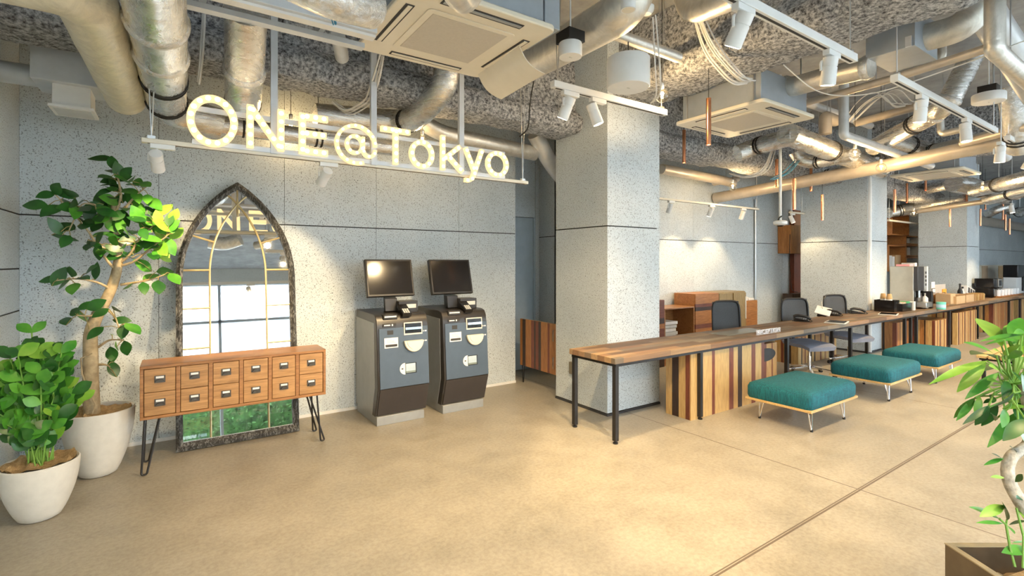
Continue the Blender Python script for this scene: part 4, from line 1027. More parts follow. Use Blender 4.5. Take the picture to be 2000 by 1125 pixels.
for u, v in spots:
    y = Y0-.06+rg.uniform(-.17, .10); tip = P(u, v, y=y)
    nd = min(nodes, key=lambda q: (q-tip).length+rg.uniform(0, .03))
    d = tip-nd
    if d.length < .02: d = V((rg.gauss(0,1), rg.gauss(-.5,1), .4))
    d = d.normalized()*.75+V((rg.gauss(0,.35), rg.gauss(-.25,.3), rg.gauss(.0,.3))); d.normalize()
    Lf = rg.uniform(.105, .155); base = tip-d*Lf*.5
    nr = V((rg.gauss(0,.4), -.9+rg.gauss(0,.3), .6+rg.gauss(0,.3)))
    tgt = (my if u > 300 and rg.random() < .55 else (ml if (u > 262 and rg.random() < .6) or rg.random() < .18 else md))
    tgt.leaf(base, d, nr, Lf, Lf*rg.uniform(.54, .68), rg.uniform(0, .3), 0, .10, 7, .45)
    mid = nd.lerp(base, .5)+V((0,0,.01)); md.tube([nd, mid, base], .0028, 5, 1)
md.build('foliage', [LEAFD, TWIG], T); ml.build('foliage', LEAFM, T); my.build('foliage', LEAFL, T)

# bush in the smaller pot
c = V((-.690, 4.10, 0)); T = thing('leafy_shrub', 'dense leafy green shrub in the smaller cement pot', 'potted plant', c)
pot(T, c, .188, .335, .10); burlap(T, c, .170, .325, 9.0)
tips = [(62, 650), (70, 690), (35, 695), (95, 690), (120, 690), (20, 700), (5, 730), (45, 740), (80, 730), (110, 735), (128, 760), (20, 770), (60, 775), (95, 775), (140, 770), (5, 800), (40, 810), (75, 815), (110, 815), (130, 800), (25, 845), (60, 850), (100, 845), (85, 700), (55, 715), (30, 755), (105, 705), (10, 755), (70, 755), (120, 720), (145, 785), (15, 830), (-20, 760), (-15, 800), (-10, 725), (50, 860), (90, 865), (35, 775), (85, 790), (60, 735), (100, 760)]
st_, ld, lm, ll = MB(), MB(), MB(), MB(); root = V((c.x, c.y, .32))
for u, v in tips:
    y = 4.10+rg.uniform(-.13, .12); tp_ = P(u, v, y=y); tp_.x = max(tp_.x, XL+.09)
    b0 = root+V((rg.gauss(0,.03), rg.gauss(0,.03), 0)); mid = b0.lerp(tp_, .5)+V((0, 0, .05))
    q = fillet([b0, mid, tp_], .1, 4); st_.tube(q, .004, 6)
    for k in range(rg.choice((7, 8, 9))):
        f = 1-(k//2)*.11; pp_ = b0.lerp(tp_, f) if f < 1 else tp_
        if pp_.z < .42: continue
        a = k*2.4+rg.uniform(-.4, .4); d = V((math.cos(a), math.sin(a)*.8, rg.uniform(.45, 1.25)))
        L_ = rg.uniform(.08, .118); (ll if k < 2 and rg.random() < .30 else (lm if rg.random() < .58 else ld)).leaf(pp_, d, V((rg.gauss(0,.3), -.85, .6)), L_, L_*.66, rg.uniform(.05, .3), 0, .12, 6, .58)
for M_ in (ld, lm, ll):
    for v_ in M_.bm.verts: v_.co.x = max(v_.co.x, XL+.016)
st_.build('stems', STEMG, T); ld.build('foliage', LEAFD, T); lm.build('foliage', LEAFM, T); ll.build('foliage', LEAFL, T)

# umbrella tree in the square planter close to the camera
def RF(r, f, z): return V((cn*r+sn*f, -sn*r+cn*f, z))
r0, r1, f0, f1, ZP = 1.69, 2.19, 1.43, 1.93, .45
pc = RF((r0+r1)/2, (f0+f1)/2, 0)
T = thing('umbrella_tree', 'glossy-leaved umbrella tree with curving white trunk in the dark square planter', 'potted plant', pc)
RO = Matrix.Translation(pc) @ Matrix.Rotation(-YAW, 4, 'Z'); hw = .25; t = .022
m = MB()
for a, b in (((-hw, -hw, 0), (hw, -hw+t, ZP)), ((-hw, hw-t, 0), (hw, hw, ZP)), ((-hw, -hw+t, 0), (-hw+t, hw-t, ZP)), ((hw-t, -hw+t, 0), (hw, hw-t, ZP)), ((-hw, -hw, 0), (hw, hw, .03))): m.box(a, b, 0, RO)
m.build('planter', plain('dark_planter', (.16,.125,.085), .3, .6, .25, 6), T, smooth=False)
m = MB()
for a, b in (((-hw-.002, -hw-.002, ZP), (hw+.002, -hw+t, ZP+.004)), ((-hw-.002, hw-t, ZP), (hw+.002, hw+.002, ZP+.004)), ((-hw-.002, -hw+t, ZP), (-hw+t, hw-t, ZP+.004)), ((hw-t, -hw+t, ZP), (hw+.002, hw-t, ZP+.004))): m.box(a, b, 0, RO)
m.build('planter_rim', plain('planter_rim', (.50,.40,.24), .4, .2), T, smooth=False)
m = MB(); n = 14; g = []
for i in range(n+1):
    row = []
    for j in range(n+1):
        x, y = -hw+t+(2*hw-2*t)*i/n, -hw+t+(2*hw-2*t)*j/n
        z = ZP-.10+.07*math.exp(-((x+.02)**2+(y+.02)**2)/.02)+.05*noise.noise(V((x*9, y*9, 2)))+.03*noise.noise(V((x*22, y*22, 5))); row.append(m.bm.verts.new(RO @ V((x, y, z))))
    g.append(row)
for A, B in zip(g, g[1:]):
    for j in range(n): m._f([A[j], A[j+1], B[j+1], B[j]], 0)
m.build('burlap_cover', BURL, T)
tk = [RF(1.93, 1.72, ZP-.06), P(2050, 1060, f=1.75), P(1995, 985, f=1.78), P(1972, 945, f=1.80), P(1966, 915, f=1.82), P(1975, 890, f=1.83), P(1992, 880, f=1.85), P(2010, 868, f=1.87), P(2012, 820, f=1.88), P(2002, 770, f=1.88), P(1995, 730, f=1.88)]
q = fillet(tk, .05, 3); MB().tube(q, [.023-.008*i/(len(q)-1) for i in range(len(q))], 12).build('trunk', BARKW, T)
def C3(x, y): return 1820+x*180/779, 620+y*180/779
LV = [((545,325),(345,165),95,2),((470,368),(60,468),75,3),((455,385),(242,597),100,3),((560,470),(340,638),85,2),((600,335),(735,185),62,3),((595,330),(585,232),60,3),((615,525),(580,365),130,3),((640,540),(640,640),90,0),((430,560),(600,660),70,3),((690,640),(560,782),110,0),((365,678),(168,842),60,1),((365,685),(236,842),60,1),((405,665),(388,805),75,3),((482,745),(308,872),55,0),((487,757),(372,915),75,0),((558,735),(446,908),85,0),((615,770),(630,915),85,1),((740,795),(530,1030),95,1),((790,860),(645,1005),120,0),((760,150),(505,130),45,1),((745,188),(500,163),40,1),((640,352),(800,250),70,1),((690,440),(800,330),110,1),((660,442),(800,545),80,0),((600,775),(800,720),60,3),((680,642),(800,640),60,0),((740,720),(830,900),170,0),((735,960),(820,1060),130,1),((500,655),(540,690),60,0),((520,690),(455,705),40,0),((590,560),(500,500),90,3),((700,560),(740,660),90,1),((760,470),(830,600),90,0),((780,120),(760,90),60,1),((610,190),(740,185),60,1),((530,870),(560,770),60,0)]
mats_ = (MB(), MB(), MB(), MB()); pet = MB(); core = P(*C3(690, 560), f=1.86)
for (a, b, wd, mi) in LV:
    fb = 1.82+rg.uniform(-.12, .12); ft = fb+rg.uniform(-.10, .05)
    A, B = P(*C3(*a), f=fb), P(*C3(*b), f=ft); Lv = (B-A).length
    nr = V((rg.gauss(0,.25), -.55+rg.gauss(0,.2), .8)); W_ = wd*180/779*fb/FPX*.88
    mats_[mi].leaf(A, (B-A), nr, Lv*1.03, W_, .22, 0, .14, 8, .52)
    hub = core.lerp(A, .55)+V((rg.gauss(0,.015), rg.gauss(0,.015), rg.gauss(0,.01))); pet.tube([core, hub, A], .0032, 5)
for i in range(46):
    az = rg.uniform(-2.0, 2.0); rd = rg.uniform(.16, .34); zz = rg.uniform(-.16, .26)
    B = core+V((cn*math.cos(az)-sn*math.sin(az)*-1, -sn*math.cos(az)+cn*math.sin(az), 0))*rd+V((0, 0, zz))
    if (B-core).dot(V((cn, -sn, 0))) < .10: continue
    A = core.lerp(B, .38)+V((0, 0, .03)); mats_[rg.choice((0, 1, 1, 3))].leaf(A, B-A, V((0, -.2, 1)), (B-A).length*1.1, .075, .25, 0, .14, 8, .52); pet.tube([core, A], .0032, 5)
def C4(x, y): return 1820+x*180/764, 860+y*265/1125
for (a, b, wd, mi) in [((600,170),(528,95),22,0),((595,150),(460,185),30,1),((600,310),(515,290),30,3),((690,345),(762,280),40,0),((700,100),(670,40),34,0),((560,650),(365,535),55,2),((600,540),(430,610),70,3),((620,660),(622,510),75,0),((590,690),(410,662),30,2),((640,700),(764,655),50,0),((630,710),(690,765),40,1),((740,480),(720,470),40,0),((700,570),(790,650),40,3),((800,900),(620,910),75,1),((760,840),(690,838),14,1)]:
    fb = 1.74+rg.uniform(-.05, .05); A, B = P(*C4(*a), f=fb), P(*C4(*b), f=fb-.03); mats_[mi].leaf(A, B-A, V((0, -.6, .8)), (B-A).length*1.05, wd*180/764*fb/FPX*1.15, .15, 0, .14, 7, .5)
MB().tube([P(*C4(690, 1050), f=1.70), P(*C4(650, 900), f=1.72), P(*C4(615, 700), f=1.74), P(*C4(560, 650), f=1.74)], .004, 6).tube([P(*C4(615, 700), f=1.74), P(*C4(622, 655), f=1.74)], .003, 5).build('shoot', STEMG, T)
MB().tube([P(*C4(755, 1060), f=1.69), P(*C4(760, 800), f=1.74), P(*C4(700, 560), f=1.76)], .004, 6).build('shoot', STEMG, T)
for M_, mt in zip(mats_, (LEAFD, LEAFM, LEAFM, LEAFL)): M_.build('foliage', mt, T)
pet.build('stems', STEMG, T)
# ------------------------------------------------------------------ ceiling services
def duct(name, label, pts, r, mat, bend=.2, clamps=(), n=20, cat='duct', group=None, rf=None, collars=()):
    """pts are world points; clamps/collars are distances 0..1 along the run"""
    q = dense(fillet(pts, bend, 8), .10)
    acc = [0]
    for a, b in zip(q, q[1:]): acc.append(acc[-1]+(b-a).length)
    def at(t):
        s = t*acc[-1]
        for i in range(len(q)-1):
            if acc[i+1] >= s: return q[i].lerp(q[i+1], (s-acc[i])/max(1e-6, acc[i+1]-acc[i])), (q[i+1]-q[i]).normalized()
        return q[-1], (q[-1]-q[-2]).normalized()
    T = thing(name, label, cat, (q[0]+q[-1])/2, group)
    rr = [r*(1+.035*noise.noise(p*6)) for p in q] if mat in (FOIL, CREAMD, FOILF) else r
    MB().tube(q, rr, n).build('duct_run' if cat == 'duct' else 'pipe_run', mat, T)
    for t in clamps:
        p, d = at(t)
        m = MB()
        for o in (-.022, .022): m.tube([p+d*(o-.008), p+d*(o+.008)], r*1.07, n)
        m.build('clamp_band', RUBBER, T)
        if rf is not False: MB().tube([p+V((0,0,r)), V((p.x, p.y, SLAB))], .005, 6).build('hanger_rod', STEEL, T)
    if cat == 'pipe':
        p, d = at(.5); MB().tube([p+V((0,0,r*.9)), V((p.x, p.y, SLAB))], .004, 6).build('hanger_rod', STEEL, T)
    for t in collars:
        p, d = at(t); MB().tube([p-d*.03, p-d*.01, p+d*.015, p+d*.03], [r*1.02, r*1.12, r*1.10, r*1.01], n).build('foil_collar', FOILF, T)
    return T
# --- above the plants and the sign
DX = lambda y, x, z: V((x, y, z))
duct('wrapped_duct', 'thick cream-wrapped duct elbowing down from the corner above the tall plant', [V((XL+.01, 2.85, 2.74)), V((-.345, 2.85, 2.74)), V((-.30, 4.46, 2.72))], .122, CREAMD, .12, n=24)
duct('foil_duct', 'fat silver foil duct with two black bands bending toward the sign', [V((-.10, 2.1, 2.72)), V((-.075, 3.2, 2.72)), V((-.06, 4.62, 2.72)), V((.30, 4.66, 2.67))], .125, FOIL, .2, (.62, .80), 24, collars=(.30, .46))
duct('foil_pipe', 'long silver pipe running along the wall behind the sign letters', [V((.20, 4.66, 2.665)), V((1.75, 4.66, 2.663))], .075, FOIL, .1, (.18, .55))
duct('foil_duct', 'short hanging silver foil duct above the letter N of the sign', [P(480, 20, y=3.2), P(480, 62, y=3.35), P(476, 190, y=3.95), P(474, 205, y=4.3)], .115, FOIL, .2, (.86,), 24, collars=(.45,))
duct('foil_elbow_duct', 'silver elbow duct curling under the ceiling beam beside the lit letter T', [P(872, 100, y=3.72), P(872, 165, y=3.72), P(815, 232, y=4.15), P(780, 238, y=4.62), P(615, 226, y=4.62)], .108, FOIL, .28, (.50,), 24)
duct('insulated_pipe', 'silver insulated pipe running behind the letters k and y into the niche', [P(800, 215, y=4.55), P(850, 258, y=4.72), P(1045, 300, y=4.72)], .085, ALU, .2)
duct('curved_duct', 'smooth grey duct curving down beside the first pillar into the niche', [P(1045, 262, y=4.62), P(1075, 320, y=4.70), P(1118, 372, y=4.95), P(1150, 380, y=5.2)], .095, PIPEW, .25)
duct('supply_duct', 'large smooth silver duct passing behind the first ceiling cassette toward the camera', [V((2.5, 3.90, 3.25)), P(1100, 90, y=2.99), P(1225, 18, y=2.23), P(1255, -60, y=2.2)], .135, ALU, .25, n=24)
duct('supply_duct', 'silver duct over the hanging white drum speaker, ending in a bend', [P(1330, -30, y=2.45), P(1350, 26, y=2.2), P(1440, -12, y=1.75)], .085, ALU, .18)
duct('branch_duct', 'thin silver pipe crossing the beam behind the hanging white drum', [P(1200, 66, z=3.12), P(1325, 112, z=3.12)], .04, ALU)
duct('short_duct', 'crumpled foil duct above the white raceway, beside the first cassette', [P(560, -50, y=2.2), P(655, -5, y=2.2), P(725, 15, y=2.3)], .095, FOILF, .2, n=24)
duct('stub_pipe', 'dark stub pipe end poking below the raceway above the letter E', [P(660, 70, y=3.5), P(668, 112, y=3.8)], .05, PIPEW)
duct('condensate_pipe', 'silver pipe crossing under the first cassette air slot at the top of the picture', [P(880, -30, y=1.95), P(905, 8, y=2.05), P(930, -30, y=2.1)], .06, ALU, .12)
# --- right-hand ceiling
duct('insulated_duct', 'silver insulated duct with torn foil end running from the grey fan box', [P(1462, 192, f=5.0), P(1482, 158, f=4.9), P(1540, 172, f=4.75), P(1600, 155, f=4.45), P(1702, 130, f=4.1)], .09, ALU, .12, collars=(.35, .97))
duct('supply_duct', 'big silver duct elbow rising to the ceiling beside the dark fan box', [P(1792, 78, f=4.0), P(1895, 50, f=3.75), P(1925, -40, f=3.7)], .105, ALU, .14, n=24)
duct('supply_duct', 'wide pale duct slanting down to the picture edge beside the silver riser pipe', [P(1905, -20, f=3.9), P(1935, 40, f=3.9), P(2060, 230, f=4.2)], .11, PIPEW, .15, n=24)
duct('riser_pipe', 'silver riser pipe elbowing sharply toward the picture edge near the ceiling', [P(1943, -30, f=3.26), P(1943, 98, f=3.26), P(2040, 186, f=3.75)], .055, ALU, .03, cat='pipe')
duct('small_pipe', 'thin pipe running from the second cassette beneath the torn foil duct', [P(1560, 205, f=5.2), P(1745, 153, f=4.2), P(1935, 92, f=3.5)], .033, PIPET, cat='pipe')
duct('small_pipe', 'silver pipe elbowing up below the dark fan box', [P(1752, 148, f=4.6), P(1825, 128, f=4.4), P(1839, 112, f=4.35), P(1839, 88, f=4.35)], .036, ALU, .05, cat='pipe')
duct('drop_pipe', 'silver drop pipe bending below the second cassette and running to the tan drain pipe', [P(1648, 165, f=5.6), P(1648, 264, f=5.6), P(1818, 324, f=7.3)], .050, PIPEW, .04, cat='pipe')
duct('drain_pipe', 'long tan drain pipe sloping along the ceiling from the reception wall', [V((7.87, 5.22, 2.68)), P(1696, 331, f=6.9), P(2010, 266, f=5.5)], .092, PIPET, .1, (), 20, cat='pipe')
duct('upper_pipe', 'tan pipe above the sloping drain pipe, ending behind the lit spotlight', [P(1880, 280, f=5.9), P(2010, 246, f=5.1)], .045, PIPET, cat='pipe')
duct('banded_duct', 'silver foil duct with black band meeting the fat round-ended duct by the second cassette', [P(1440, 300, f=6.3), P(1470, 288, f=6.3), P(1555, 264, f=5.7)], .105, FOIL, .15, (.38,), 24)
duct('round_end_duct', 'fat round-ended foil duct slanting behind the first lit globe bulb of the far ceiling', [P(1538, 262, f=5.7), P(1605, 288, f=6.3), P(1720, 332, f=7.6)], .125, FOIL, .1, (.40,), 24)
duct('banded_duct', 'copper-lit foil duct with black band below the fat round-ended duct', [P(1552, 296, f=7.0), P(1562, 312, f=7.0), P(1590, 318, f=7.0), P(1668, 302, f=6.4)], .085, FOIL, .12, (.42,))
duct('banded_duct', 'lowest foil duct of the three just above the tan drain pipe', [P(1575, 352, f=8.2), P(1715, 318, f=7.2)], .09, FOIL, .1, (.35,))
duct('diagonal_duct', 'long foil duct with black bands slanting up to a crumpled foil riser', [P(1705, 288, f=6.6), P(1815, 228, f=5.6), P(1850, 205, f=5.3), P(1898, 110, f=5.3)], .105, FOIL, .14, (.42,), 24, collars=(.6, .72))
duct('foil_riser', 'crumpled foil riser duct with black ring beside the flat round speaker', [P(1975, 170, f=5.2), P(1985, 230, f=5.2), P(1992, 290, f=5.4)], .12, FOILF, .1, (.8,), 24)
duct('banded_duct', 'silver foil duct with two black bands above the tan drain pipe', [P(1735, 272, f=7.2), P(1775, 283, f=7.4), P(1822, 300, f=7.7)], .125, FOIL, .1, (.42,), 24, collars=(.85,))
duct('straight_duct', 'smooth silver duct with black clamp running behind the lit spotlight', [P(1822, 296, f=7.4), P(1905, 278, f=6.6), P(1940, 268, f=6.4)], .105, ALU, .1, (.05,), 24)
duct('elbow_pipe', 'white elbow pipe dropping behind the lowest spotlight', [P(1915, 270, f=6.6), P(1935, 276, f=6.4), P(1965, 308, f=6.8)], .06, PIPEW, .12, cat='pipe')
duct('far_duct', 'copper-lit duct with black ring right of the far globe bulb', [P(1905, 372, f=9.5), P(2030, 342, f=7.6)], .125, FOIL, .1, (.42,), 24)
duct('far_duct', 'lower copper-lit duct with black ring at the picture edge', [P(1930, 390, f=10), P(2030, 366, f=8.6)], .11, FOIL, .1, (.5,), 24)
duct('far_duct', 'round-ended silver duct below the third ceiling cassette', [P(1862, 358, f=9.6), P(1890, 362, f=9.7), P(1960, 384, f=11)], .17, FOIL, .1, (.35,), 24)
duct('far_duct', 'copper-lit duct with black ring leading to the third cassette', [P(1770, 366, f=11.5), P(1797, 371, f=11.5), P(1862, 357, f=9.8)], .12, FOIL, .15, (.30,), 24)
duct('far_duct', 'smaller copper-lit duct below the round-ended duct', [P(1815, 378, f=12), P(1845, 386, f=12), P(1945, 374, f=11)], .12, FOIL, .15, (.28,), 24)
duct('far_duct', 'silver duct nearest the globe bulb by the third pillar', [P(1735, 416, f=12), P(1760, 410, f=12), P(1885, 390, f=11)], .13, FOIL, .15, (.18,), 24)
duct('far_pipe', 'thin tan pipe running over the wooden cube shelves to the far ceiling', [P(1735, 421, f=12.5), P(1990, 384, f=9.6)], .055, PIPET, .1, cat='pipe')
duct('far_duct', 'small foil duct at the far end beyond the third pillar', [P(1928, 420, f=12.8), P(1945, 410, f=12.6), P(1975, 402, f=12.5)], .10, FOIL, .15, (), 24)
duct('far_duct', 'shiny bent foil duct beside the farthest spotlight', [P(1965, 408, f=13), P(1980, 416, f=13), P(2020, 410, f=12)], .12, FOIL, .15, (.4,), 24)
MB().tube([V((16.5, 4.12, 2.72)), V((XR-.1, 4.12, 2.72))], .13, 20).build('wall_duct', PIPET); tag(COL.objects[-1], 'long tan duct running along the top of the far wall', 'duct')
duct('reception_pipe', 'beige pipe running along the reception wall above its track light', [P(1292, 330, y=4.9), P(1415, 353, y=4.9), P(1432, 358, y=4.9)], .075, PIPET, .1, cat='pipe')
duct('small_pipe', 'beige pipe stub above the globe bulb at the reception wall', [P(1395, 357, y=5.0), P(1440, 350, y=5.0)], .05, PIPET, cat='pipe')
duct('small_pipe', 'pale pipe sloping behind the drop pipe below the second cassette', [P(1562, 196, f=6.4), P(1700, 246, f=7.6)], .05, PIPEW, cat='pipe')
duct('valve_pipe', 'beige pipe fitting hanging behind the second cassette edge', [P(1612, 262, f=6.5), P(1612, 228, f=6.5), P(1632, 236, f=6.7)], .075, PIPET, .05, cat='pipe')
duct('small_pipe', 'tan pipe passing under the second track rail near its first spotlight', [P(1672, 240, f=6.6), P(1740, 222, f=6.2), P(1790, 208, f=5.9)], .05, PIPET, cat='pipe')
duct('small_pipe', 'silver bent pipe between the crumpled foil riser and the lit spotlight', [P(1836, 225, f=6.2), P(1838, 262, f=6.2), P(1890, 250, f=6)], .04, ALU, .05, cat='pipe')
# --- cassettes
def cassette(label, x0, y0, s, z, flap=False, body=True):
    T = thing('ceiling_cassette', label, 'air conditioner', (x0+s/2, y0+s/2, z), 'ceiling air conditioners')
    x1, y1 = x0+s, y0+s; m = MB()
    def rr(a, b, c, d, r):
        out = []
        for cx, cy, an in ((c-r, d-r, 0), (a+r, d-r, 90), (a+r, b+r, 180), (c-r, b+r, 270)):
            for i in range(5): t_ = math.radians(an+90*i/4); out.append((cx+r*math.cos(t_), cy+r*math.sin(t_)))
        return out
    m.prism(rr(x0, y0, x1, y1, .05), lambda x, y: V((x, y, z)), (0, 0, .035)); m.build('panel', CREAM, T, bev=.008)
    g = s*.19; MB().prism(rr(x0+g, y0+g, x1-g, y1-g, .03), lambda x, y: V((x, y, z-.006)), (0, 0, .006)).build('grille_frame', CREAM, T, bev=.003)
    g = s*.235; MB().box((x0+g, y0+g, z-.008), (x1-g, y1-g, z-.006)).build('intake_grille', GRILL, T, smooth=False)
    a, b = s*.22, s*.085; w_ = s*.055
    for k, q in enumerate(((x0+a, y0+b-w_/2, x1-a, y0+b+w_/2), (x0+a, y1-b-w_/2, x1-a, y1-b+w_/2), (x0+b-w_/2, y0+a, x0+b+w_/2, y1-a), (x1-b-w_/2, y0+a, x1-b+w_/2, y1-a))):
        sl = MB().box((q[0], q[1], z-.003), (q[2], q[3], z+.001)).build('air_slot', DARK, T, smooth=False)
        if k < 2: MB().box((q[0]+.01, q[1]+w_*.25, z-.007), (q[2]-.01, q[1]+w_*.7, z-.003)).build('louvre', CREAM if k else KSIDE, sl, smooth=False)
        else: MB().box((q[0]+w_*.3, q[1]+.01, z-.007), (q[0]+w_*.8, q[3]-.01, z-.003)).build('louvre', CREAM, sl, smooth=False)
    MB().box((x0+.06, y0+.06, z+.035), (x1-.06, y1-.06, z+.33)).build('housing', GREY, T, bev=.006)
    for x in (x0+.05, x1-.05):
        for y in (y0+.12, y1-.12): MB().tube([(x, y, z+.035), (x, y, SLAB)], .006, 6).build('hanger_rod', STEEL, T)
    if flap:
        R = Matrix.Translation((x1-s*.02, y1-.05, z-.02)) @ Matrix.Rotation(math.radians(-4), 4, 'Z') @ Matrix.Rotation(math.radians(38), 4, 'Y')
        m = MB(); n = 10; rows = []
        for i in range(n+1):
            t_ = i/n; rows.append([m.bm.verts.new(R @ V((-.04+.26*t_, yy, -.04*math.sin(t_*math.pi)))) for yy in (-.62, -.02)]+[m.bm.verts.new(R @ V((-.04+.26*t_, yy, -.04*math.sin(t_*math.pi)+.006))) for yy in (-.62, -.02)])
        for A, B in zip(rows, rows[1:]):
            m._f([A[0], A[1], B[1], B[0]], 0); m._f([A[2], B[2], B[3], A[3]], 0); m._f([A[0], B[0], B[2], A[2]], 0); m._f([A[1], A[3], B[3], B[1]], 0)
        m._f([rows[0][0], rows[0][2], rows[0][3], rows[0][1]], 0); m._f([rows[-1][0], rows[-1][1], rows[-1][3], rows[-1][2]], 0)
        m.build('wind_deflector', CREAM, T)
    return T
cassette('big cream ceiling air conditioner with a curved wind deflector above the sign', .985, 2.36, .95, 2.97, True)
cassette('cream ceiling air conditioner beyond the first pillar', 4.28, 2.36, .95, 2.97)
cassette('far cream ceiling air conditioner beyond the second pillar', 9.85, 2.36, .95, 2.97)
# grey register box in the corner
T = thing('air_register', 'grey sheet-metal register box in the corner above the plants', 'vent', (-.6, 4.62, 2.6))
MB().box((-.80, 4.46, 2.765), (-.42, 4.82, 3.02)).build('plenum_box', PGREY, T, bev=.003)
MB().box((-.70, 4.52, 2.62), (-.50, 4.76, 2.765)).build('neck', WHITE, T)
m = MB(); m.box((-.72, 4.50, 2.605), (-.48, 4.78, 2.622)); m.build('flange', WHITE, T); MB().box((-.70, 4.53, 2.602), (-.50, 4.75, 2.606)).build('diffuser', LGREY, T)
MB().tube([(XL, 4.70, 2.84), (-.80, 4.70, 2.84)], .072, 18).build('feed_pipe', PGREY, T)
# fan boxes
def gbox(label, c, sx, sy, sz, mat=GREY):
    T = thing('fan_box', label, 'fan unit', (c.x, c.y, c.z-sz/2))
    MB().box((c.x-sx/2, c.y-sy/2, c.z-sz/2), (c.x+sx/2, c.y+sy/2, c.z+sz/2)).build('casing', mat, T, bev=.004)
    m = MB()
    for s in (-1,): m.box((c.x-sx/2-.012, c.y+s*sy*.38-.02, c.z-sz/2), (c.x-sx/2, c.y+s*sy*.38+.02, c.z-sz/2+.08))
    m.build('bracket', PGREY, T); return T
gbox('dark grey fan box hanging behind the beam', V((4.95, 1.575, 3.37)), .5, .33, .30)
gbox('blue-grey box on the side of the first cassette', V((1.95, 2.6, 3.12)), .12, .35, .2, GREY)
gbox('pale grey fan box behind the drop pipe', P(1510, 200, f=5.4)+V((0, 0, .02)), .42, .5, .2, PGREY)
gbox('green-grey panel box between beam and second cassette', P(1400, 195, f=6.3), .55, .5, .22, plain('olive_box', (.33,.34,.29), .5))
gbox('large pale duct box above the smooth silver duct', P(1865, 278, f=8.6)+V((0,0,.1)), .9, .7, .30, PGREY)
# --- track rails and spotlights
def rail(name, label, x0, x1, y, z, h=.035, w_=.04, hang=True, mat=WHITE):
    T = thing(name, label, 'track rail', ((x0+x1)/2, y, z))
    MB().box((x0, y-w_/2, z), (x1, y+w_/2, z+h)).build('rail_body', mat, T, bev=.003)
    MB().box((x0+.03, y-.008, z-.001), (x1-.03, y+.008, z+.002)).build('rail_groove', DARK, T, smooth=False)
    if hang:
        for x in (x0+.05, x1-.05):
            for s in (-1, 1): MB().tube([(x, y, z+h), (x+s*.06, y+.02*s, SLAB)], .004, 6).build('hanger_wire', STEEL, T)
            MB().box((x-.02, y-.015, z+h), (x+.02, y+.015, z+h+.02)).build('hanger_clip', STEEL, T)
    return T
def head(label, x, y, z, tgt, energy=SPOT_W, s=1.0, lit=True, angle=64, group=None, rod=False):
    T = thing('track_spotlight', label, 'spotlight', (x, y, z), group)
    d = (V(tgt)-V((x, y, z-.1))).normalized()
    MB().box((x-.065*s, y-.018*s, z-.03*s), (x+.065*s, y+.018*s, z)).build('adapter_box', WHITE, T, bev=.003)
    side = V((-d.y, d.x, 0)); side = side.normalized() if side.length > .05 else V((1, 0, 0))
    c = V((x-.03*s, y, z-.105*s))
    MB().tube(fillet([(x-.03*s, y, z-.03*s), (x-.03*s, y, z-.045*s), c+side*.042*s+V((0,0,.05*s)), c+side*.042*s], .02), .007*s, 8).build('arm', WHITE, T)
    b0, b1 = c-d*.065*s, c+d*.075*s
    br = MB().tube([b0-d*.002, b0, c-d*.02*s, c-d*.0195*s, c-d*.014*s, c-d*.0135*s, b1], [.030*s, .036*s, .036*s, .033*s, .033*s, .036*s, .038*s], 20).build('barrel', WHITE, T)
    MB().tube([b1-d*.004, b1+d*.001], .031*s, 18).build('lens', LENS if lit else CREAM, br)
    if rod: MB().tube([(x, y, z), (x, y, SLAB)], .006, 6).build('hanger_rod', STEEL, T)
    if energy: lamp('lamp', T, b1+d*.012, tgt, energy, .03, angle)
    return T
rail('track_rail', 'slim white track rail hanging beneath the lit sign', -.18, 2.74, 3.79, 2.285, .028, .045, mat=CREAM)
def hx(u, y): return P(u, 300, y=y).x
head('spotlight under the sign closest to the corner plants', hx(318, 3.79), 3.79, 2.285, (.05, 5.2, 1.2), 60)
head('spotlight under the middle of the sign above the mirror', hx(642, 3.79), 3.79, 2.285, (.65, 5.0, 1.3), 60)
rail('track_rail', 'short white track rail in front of the first pillar', 2.25, 3.50, 2.80, 2.815, .05, .05)
head('spotlight on the short rail, farther from the first pillar', 2.42, 2.80, 2.815, (2.0, 4.0, .2), 90, 1.15, angle=80)
head('spotlight on the short rail, closer to the first pillar', 2.70, 2.80, 2.815, (3.6, 2.3, 0), 95, 1.15, angle=76)
rail('track_rail', 'long white track rail ahead of the big beam', 1.2, 3.60, 1.40, 2.83, .05, .05)
head('spotlight hanging from the long rail under the big beam', 3.30, 1.40, 2.83, (3.7, 1.9, 0), 65, 1.15, angle=80)
head('unseen spotlight added at the start of the long rail to warm the floor', 1.5, 1.40, 2.83, (1.1, 2.9, 0), 130, 1.15, angle=95)  # added lamp with no visible source, warms the open floor
head('spotlight added at the middle of the long rail to warm the floor', 2.35, 1.40, 2.83, (2.5, 3.0, 0), 130, 1.15, angle=95)  # second added lamp on this rail, also for the warm floor
rail('track_rail', 'white track rail crossing in front of the foil riser', 4.20, 6.75, 1.38, 2.83, .05, .05)
head('spotlight on the crossing rail closest to the torn foil duct', 4.75, 1.38, 2.83, (4.9, 1.7, 0), 60, 1.15, angle=85)
head('brightly lit spotlight on the crossing rail', 5.85, 1.38, 2.83, (5.75, 1.2, 0), 75, 1.15, angle=85)
p = P(1955, 278, f=5.0); head('lowest spotlight beside the tan drain pipe end', p.x, p.y, p.z, (7.3, 1.6, 0), 110, 1.15, angle=85, rod=True)
rail('track_rail', 'slim white track rail along the reception wall', 4.7, 8.2, 4.62, 2.435, .028, .04, mat=CREAM)
